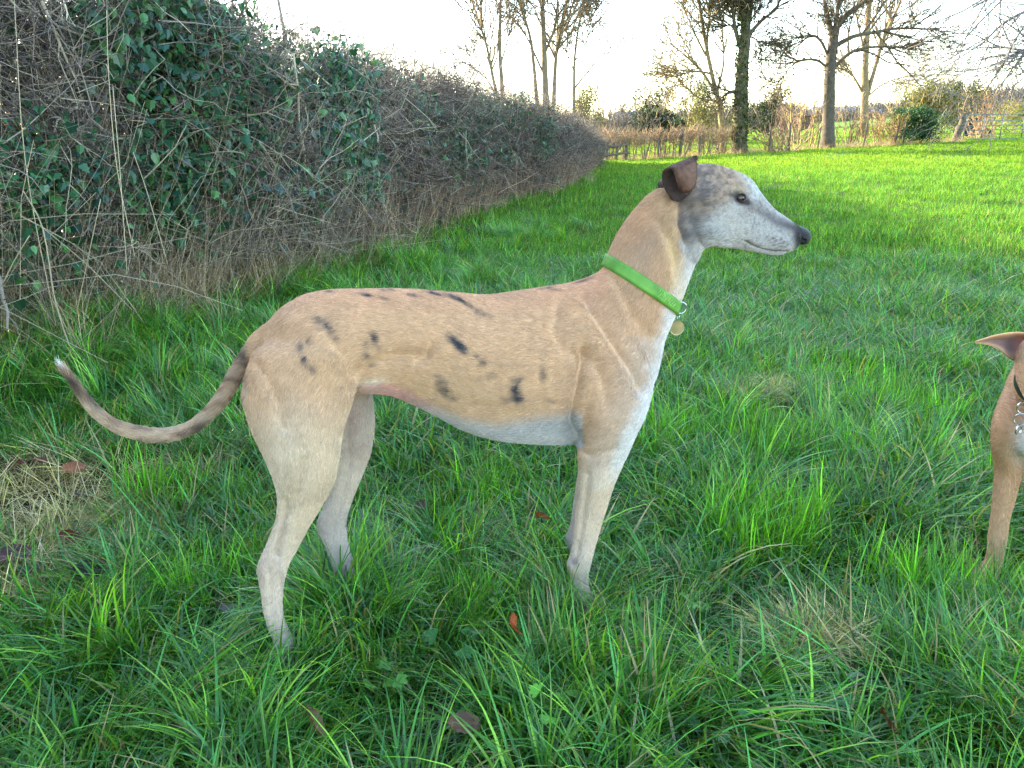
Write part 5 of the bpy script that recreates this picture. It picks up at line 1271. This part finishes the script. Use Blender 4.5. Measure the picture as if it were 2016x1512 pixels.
link('nose', g.mesh('nose', M_nose, origin=O2), dog2)
# ears held out sideways: open cups
def ear2(px_rows, mirror):
    G_ = []
    for r_ in px_rows:
        pts = np.array([at_y(a, b, Y2 - .10 + dy) for a, b, dy in r_])
        if mirror: pts = pts - hl[None] * 2 * ((pts - H0) @ hl)[:, None]
        G_.append(catmull(pts, 5))
    G_ = np.array(G_); G_ = catmull(G_.reshape(len(px_rows), -1), 5).reshape(-1, G_.shape[1], 3); a, b = G_.shape[:2]
    n0 = np.cross(np.gradient(G_, axis=0), np.gradient(G_, axis=1)); n0 /= np.linalg.norm(n0, axis=2, keepdims=True) + 1e-9
    if n0.reshape(-1, 3).mean(0) @ np.array([0, -1, 0]) < 0: n0 = -n0
    top, bot = (G_ + n0 * .001).reshape(-1, 3), (G_ - n0 * .0012).reshape(-1, 3); Vv = np.concatenate([top, bot]); nv = a * b; Fq = []
    for i_ in range(a - 1):
        for j_ in range(b - 1):
            q = i_ * b + j_; Fq += [[q, q + 1, q + b + 1, q + b], [nv + q + b, nv + q + b + 1, nv + q + 1, nv + q]]
    for i_ in range(a - 1):
        for q in (i_ * b, i_ * b + b - 1): Fq.append([q, q + b, nv + q + b, nv + q])
    for j_ in range(b - 1):
        for q in (j_, (a - 1) * b + j_): Fq.append([q, q + 1, nv + q + 1, nv + q])
    s_ = np.tile(np.tile(np.arange(b) / (b - 1), a), 2); t_ = np.tile(np.repeat(np.arange(a) / (a - 1), b), 2); inner = np.concatenate([np.ones(nv), np.zeros(nv)])
    Cq = np.tile(s2l((206, 156, 112)), (2 * nv, 1)); w_ = (inner * np.exp(-((s_ - .5) / .38) ** 4) * .9)[:, None]
    ic = s2l((112, 86, 84)) * (1 - sstep(1 - t_, .7, 1))[:, None] + s2l((150, 84, 84)) * sstep(1 - t_, .7, 1)[:, None]
    Cq = Cq * (1 - w_) + ic * w_
    o = link('ear', mk_mesh('ear', Vv - O2, np.array(Fq), Cq, M_skin), dog2)
rows2 = [[(2018, 655, .05), (2014, 672, .09), (2008, 692, .09), (1996, 710, .03)],
         [(2000, 654, .03), (1997, 668, .065), (1990, 688, .06), (1983, 702, .02)],
         [(1980, 656, .01), (1978, 668, .04), (1974, 680, .035), (1970, 690, .005)],
         [(1955, 661, .0), (1954, 668, .02), (1953, 674, .018), (1952, 680, .0)],
         [(1936, 667, -.005), (1936, 670, .002), (1936, 673, .002), (1936, 676, -.004)],
         [(1920, 672, -.01), (1920, 673, -.009), (1920, 674, -.009), (1920, 675, -.01)]]
ear2(rows2, False); ear2(rows2, True)
# dark collar with rings
M_dkcol = solid('dark_green_webbing', (38, 52, 40), .7, .3, 300, .3, .3)
c2 = p2(.068, .006, .522); ax = p2(.13, .02, .565) - p2(.02, .0, .495); ax /= np.linalg.norm(ax); tilt = ax * .8 - fw * .0; cfw = np.cross(lt, ax); cfw /= np.linalg.norm(cfw)
if cfw @ fw < 0: cfw = -cfw
Vc = []; nA = 48
cax = np.cross(lt, cfw * 1.0 + ax * .25); cax /= np.linalg.norm(cax)
if cax @ ax < 0: cax = -cax
cf2 = cfw * 1.0 + ax * .25; cf2 /= np.linalg.norm(cf2)
for a in range(nA):
    th = 2 * math.pi * a / nA; d = cf2 * math.cos(th) + lt * math.sin(th)
    for b in (-.011, 0, .011):
        h = B2.ray_cast(Vector(c2 + cax * b), Vector(d)); r_ = min((Vector(h[0]) - Vector(c2 + cax * b)).length, .09) if h[0] is not None else .06
        Vc.append(c2 + cax * b + d * (r_ + .006))
Fc = []
for a in range(nA):
    for b in range(2):
        i0, i1 = a * 3 + b, ((a + 1) % nA) * 3 + b; Fc.append([i0, i1, i1 + 1, i0 + 1])
col2 = link('collar', mk_mesh('collar', np.array(Vc) - O2, np.array(Fc), None, M_dkcol), dog2)
r1 = at_y(2006, 822, Y2 - .215)
Vc = np.array(Vc); qx, qy = proj(Vc); k = np.argmin(np.hypot(qx - 2006, qy - 812) + (Vc[:, 1] > Y2) * 500); r1 = Vc[k] + fw * .006 - up * .012
g = ringmesh(r1 - O2, .012, .0018, fw * .5 + lt * .86, up); link('ring', g.mesh('ring', M_steel), col2)
g = ringmesh(r1 - O2 - up * .026, .012, .001, lt, up); link('split_ring', g.mesh('split_ring', M_steel), col2)
g = ringmesh(r1 - O2 - up * .048 - lt * .0, .010, .0018, lt * .35 + fw * .9, up); link('tag', g.mesh('tag', M_steel), col2)

# ------------------------------------------------------------------ fallen leaves and weeds
def dead_leaf(px_, py_, size, col, label, tilt=(.3, .2, 0), yaw=0.0, h=.05, curl=.25):
    d = ray(px_, py_); tt = -(CAM_H - h) / d[2]; p = C0 + d * tt; p[2] = float(ground_z(p[0], p[1])) + h
    U = np.linspace(-1, 1, 13); Vv = []; Fq = []; n = 7
    for u in U:
        wd = (1 - u * u) ** .55 * .62 * (1 - .12 * u)
        for k in range(n):
            v = (k / (n - 1) * 2 - 1); z = curl * v * v * wd + .12 * math.sin(u * 3) + .06 * abs(v) * math.cos(u * 22); e = 1 + (.06 * math.cos(u * 30) if abs(v) == 1 else 0)
            Vv.append([u, v * wd * e, z])
    for a in range(12):
        for b in range(n - 1): q = a * n + b; Fq.append([q, q + 1, q + n + 1, q + n])
    Vv = np.array(Vv) * size / 2; c = s2l(np.array(col)); nz = fbm(Vv[:, 0] * 90, Vv[:, 1] * 90, int(px_), 3)
    Cq = c[None] * (.3 + .75 * nz)[:, None]; vein = np.abs(Vv[:, 1]) < size * .02; Cq[vein] *= 1.6
    o = link('fallen_leaf', mk_mesh('fallen_leaf', Vv, np.array(Fq), np.clip(Cq, 0, 1), M_dead), None, p, label, 'leaf', 'fallen autumn leaves in the grass')
    o.rotation_euler = (tilt[0], tilt[1], yaw)
RED = (112, 58, 40); DKR = (74, 48, 46); ORG = (160, 92, 50)
dead_leaf(1010, 1238, .062, (190, 96, 60), 'curled red brown leaf standing upright in the grass, right of centre', (1.1, .9, 0), 1.4, .165, .5)
dead_leaf(615, 1436, .066, (118, 92, 50), 'large olive brown mottled leaf at the bottom left of centre', (.9, -.3, 0), 2.4, .10, .5)
dead_leaf(915, 1440, .06, (120, 84, 58), 'dark brown leaf half buried at the bottom centre', (.3, .4, 0), .4, .09)
dead_leaf(1066, 1006, .055, (170, 108, 76), 'small brown leaf in the grass left of the front paw', (.9, .5, 0), 2.2, .12)
dead_leaf(146, 922, .07, ORG, 'orange brown leaf lying on the bare patch below the tail', (.5, .3, 0), .9, .05)
dead_leaf(78, 912, .07, (120, 62, 44), 'reddish leaf left of the orange one on the bare patch', (.3, .1, 0), 2.6, .04)
dead_leaf(30, 922, .07, (104, 54, 42), 'dark red leaf near the left edge, upper one of the bare patch', (.2, -.2, 0), .3, .04)
dead_leaf(160, 966, .07, DKR, 'dark purple brown leaf just under the orange one', (.35, .2, 0), 2.3, .03)
dead_leaf(20, 1082, .095, (96, 52, 52), 'big dark wine red leaf cut by the left edge', (.3, .2, 0), .5, .05)
dead_leaf(62, 1108, .07, DKR, 'dark leaf right beside the big wine red one', (.3, .3, 0), 1.2, .03)
dead_leaf(176, 1108, .085, (84, 66, 70), 'dark grey purple leaf among blades right of the bare patch', (.6, .2, 0), .9, .06)
dead_leaf(310, 1092, .06, (116, 52, 38), 'small red brown leaf deep in the grass below the tail bend', (.4, .2, 0), 2.9, .05)
dead_leaf(135, 1045, .06, (124, 66, 50), 'thin reddish leaf seen edge on above the dark grey one', (1.2, .2, 0), .1, .04)
dead_leaf(438, 1192, .06, (70, 50, 46), 'dark leaf in the gap left of the near hind leg', (.8, .2, 0), 1.9, .07)
dead_leaf(832, 986, .05, (104, 60, 46), 'tiny dark red leaf under the belly', (.5, .2, 0), .6, .06)
dead_leaf(1745, 1430, .06, (120, 74, 50), 'brown leaf deep in the bottom right tussock', (1.0, .3, 0), 1.5, .08)
def weed(px_, py_, size, label, col=(84, 140, 52), h=.07):
    d = ray(px_, py_); tt = -(CAM_H - h) / d[2]; p = C0 + d * tt; z0 = float(ground_z(p[0], p[1])); p[2] = z0
    root = link('buttercup_plant', None, None, p, label, 'weed', 'lobed leaved weeds in the grass')
    rs = np.random.default_rng(int(px_))
    for k in range(6):
        a = rs.uniform(0, 6.28); L = rs.uniform(.3, 1) * size; tip = np.array([math.cos(a) * L, math.sin(a) * L, h * rs.uniform(.8, 1.35)])
        g = Geo(); tube(g, wob(np.zeros(3), tip, 5, .004, rs), .0011, 4, s2l((96, 130, 60)))
        m = rotm(rs.normal(0, .3), rs.normal(0.1, .3), a); c = s2l(np.array(col)) * rs.uniform(.8, 1.25)
        for j in range(5):
            b = (j - 2) * .62; l_ = size * .48 * (1 - .12 * abs(j - 2))
            V_ = np.array([[0, 0, 0], [.45, -.16, .05], [.45, .16, .05], [.72, -.22, .03], [.8, 0, .06], [.72, .22, .03], [1, -.07, -.02], [1, .07, -.02], [.55, 0, .02]]) * l_
            r2 = rotm(0, 0, b); g.add((V_ @ r2.T) @ m.T + tip, [[0, 1, 8], [0, 8, 2], [1, 3, 8], [8, 3, 4], [8, 4, 5], [8, 5, 2], [3, 6, 4], [4, 7, 5]], c)
        link('leaf', g.mesh('leaf', M_leaf, False), root)
weed(740, 1352, .05, 'pale lobed weed leaf rosette left of the bottom centre'); weed(1002, 1186, .045, 'light green lobed weed above the upright red leaf'); weed(890, 1278, .06, 'lobed weed in the grass left of the upright red leaf', (60, 116, 50))
weed(1092, 1408, .045, 'bright small weed near the bottom right of centre', (96, 156, 50)); weed(1395, 1420, .05, 'dark lobed weed at the bottom, right half', (64, 116, 60)); weed(1390, 1180, .045, 'yellowish round leaved weed in the middle right grass', (110, 150, 70)); weed(1690, 1390, .05, 'dark weed in the bottom right tussock', (56, 100, 56))
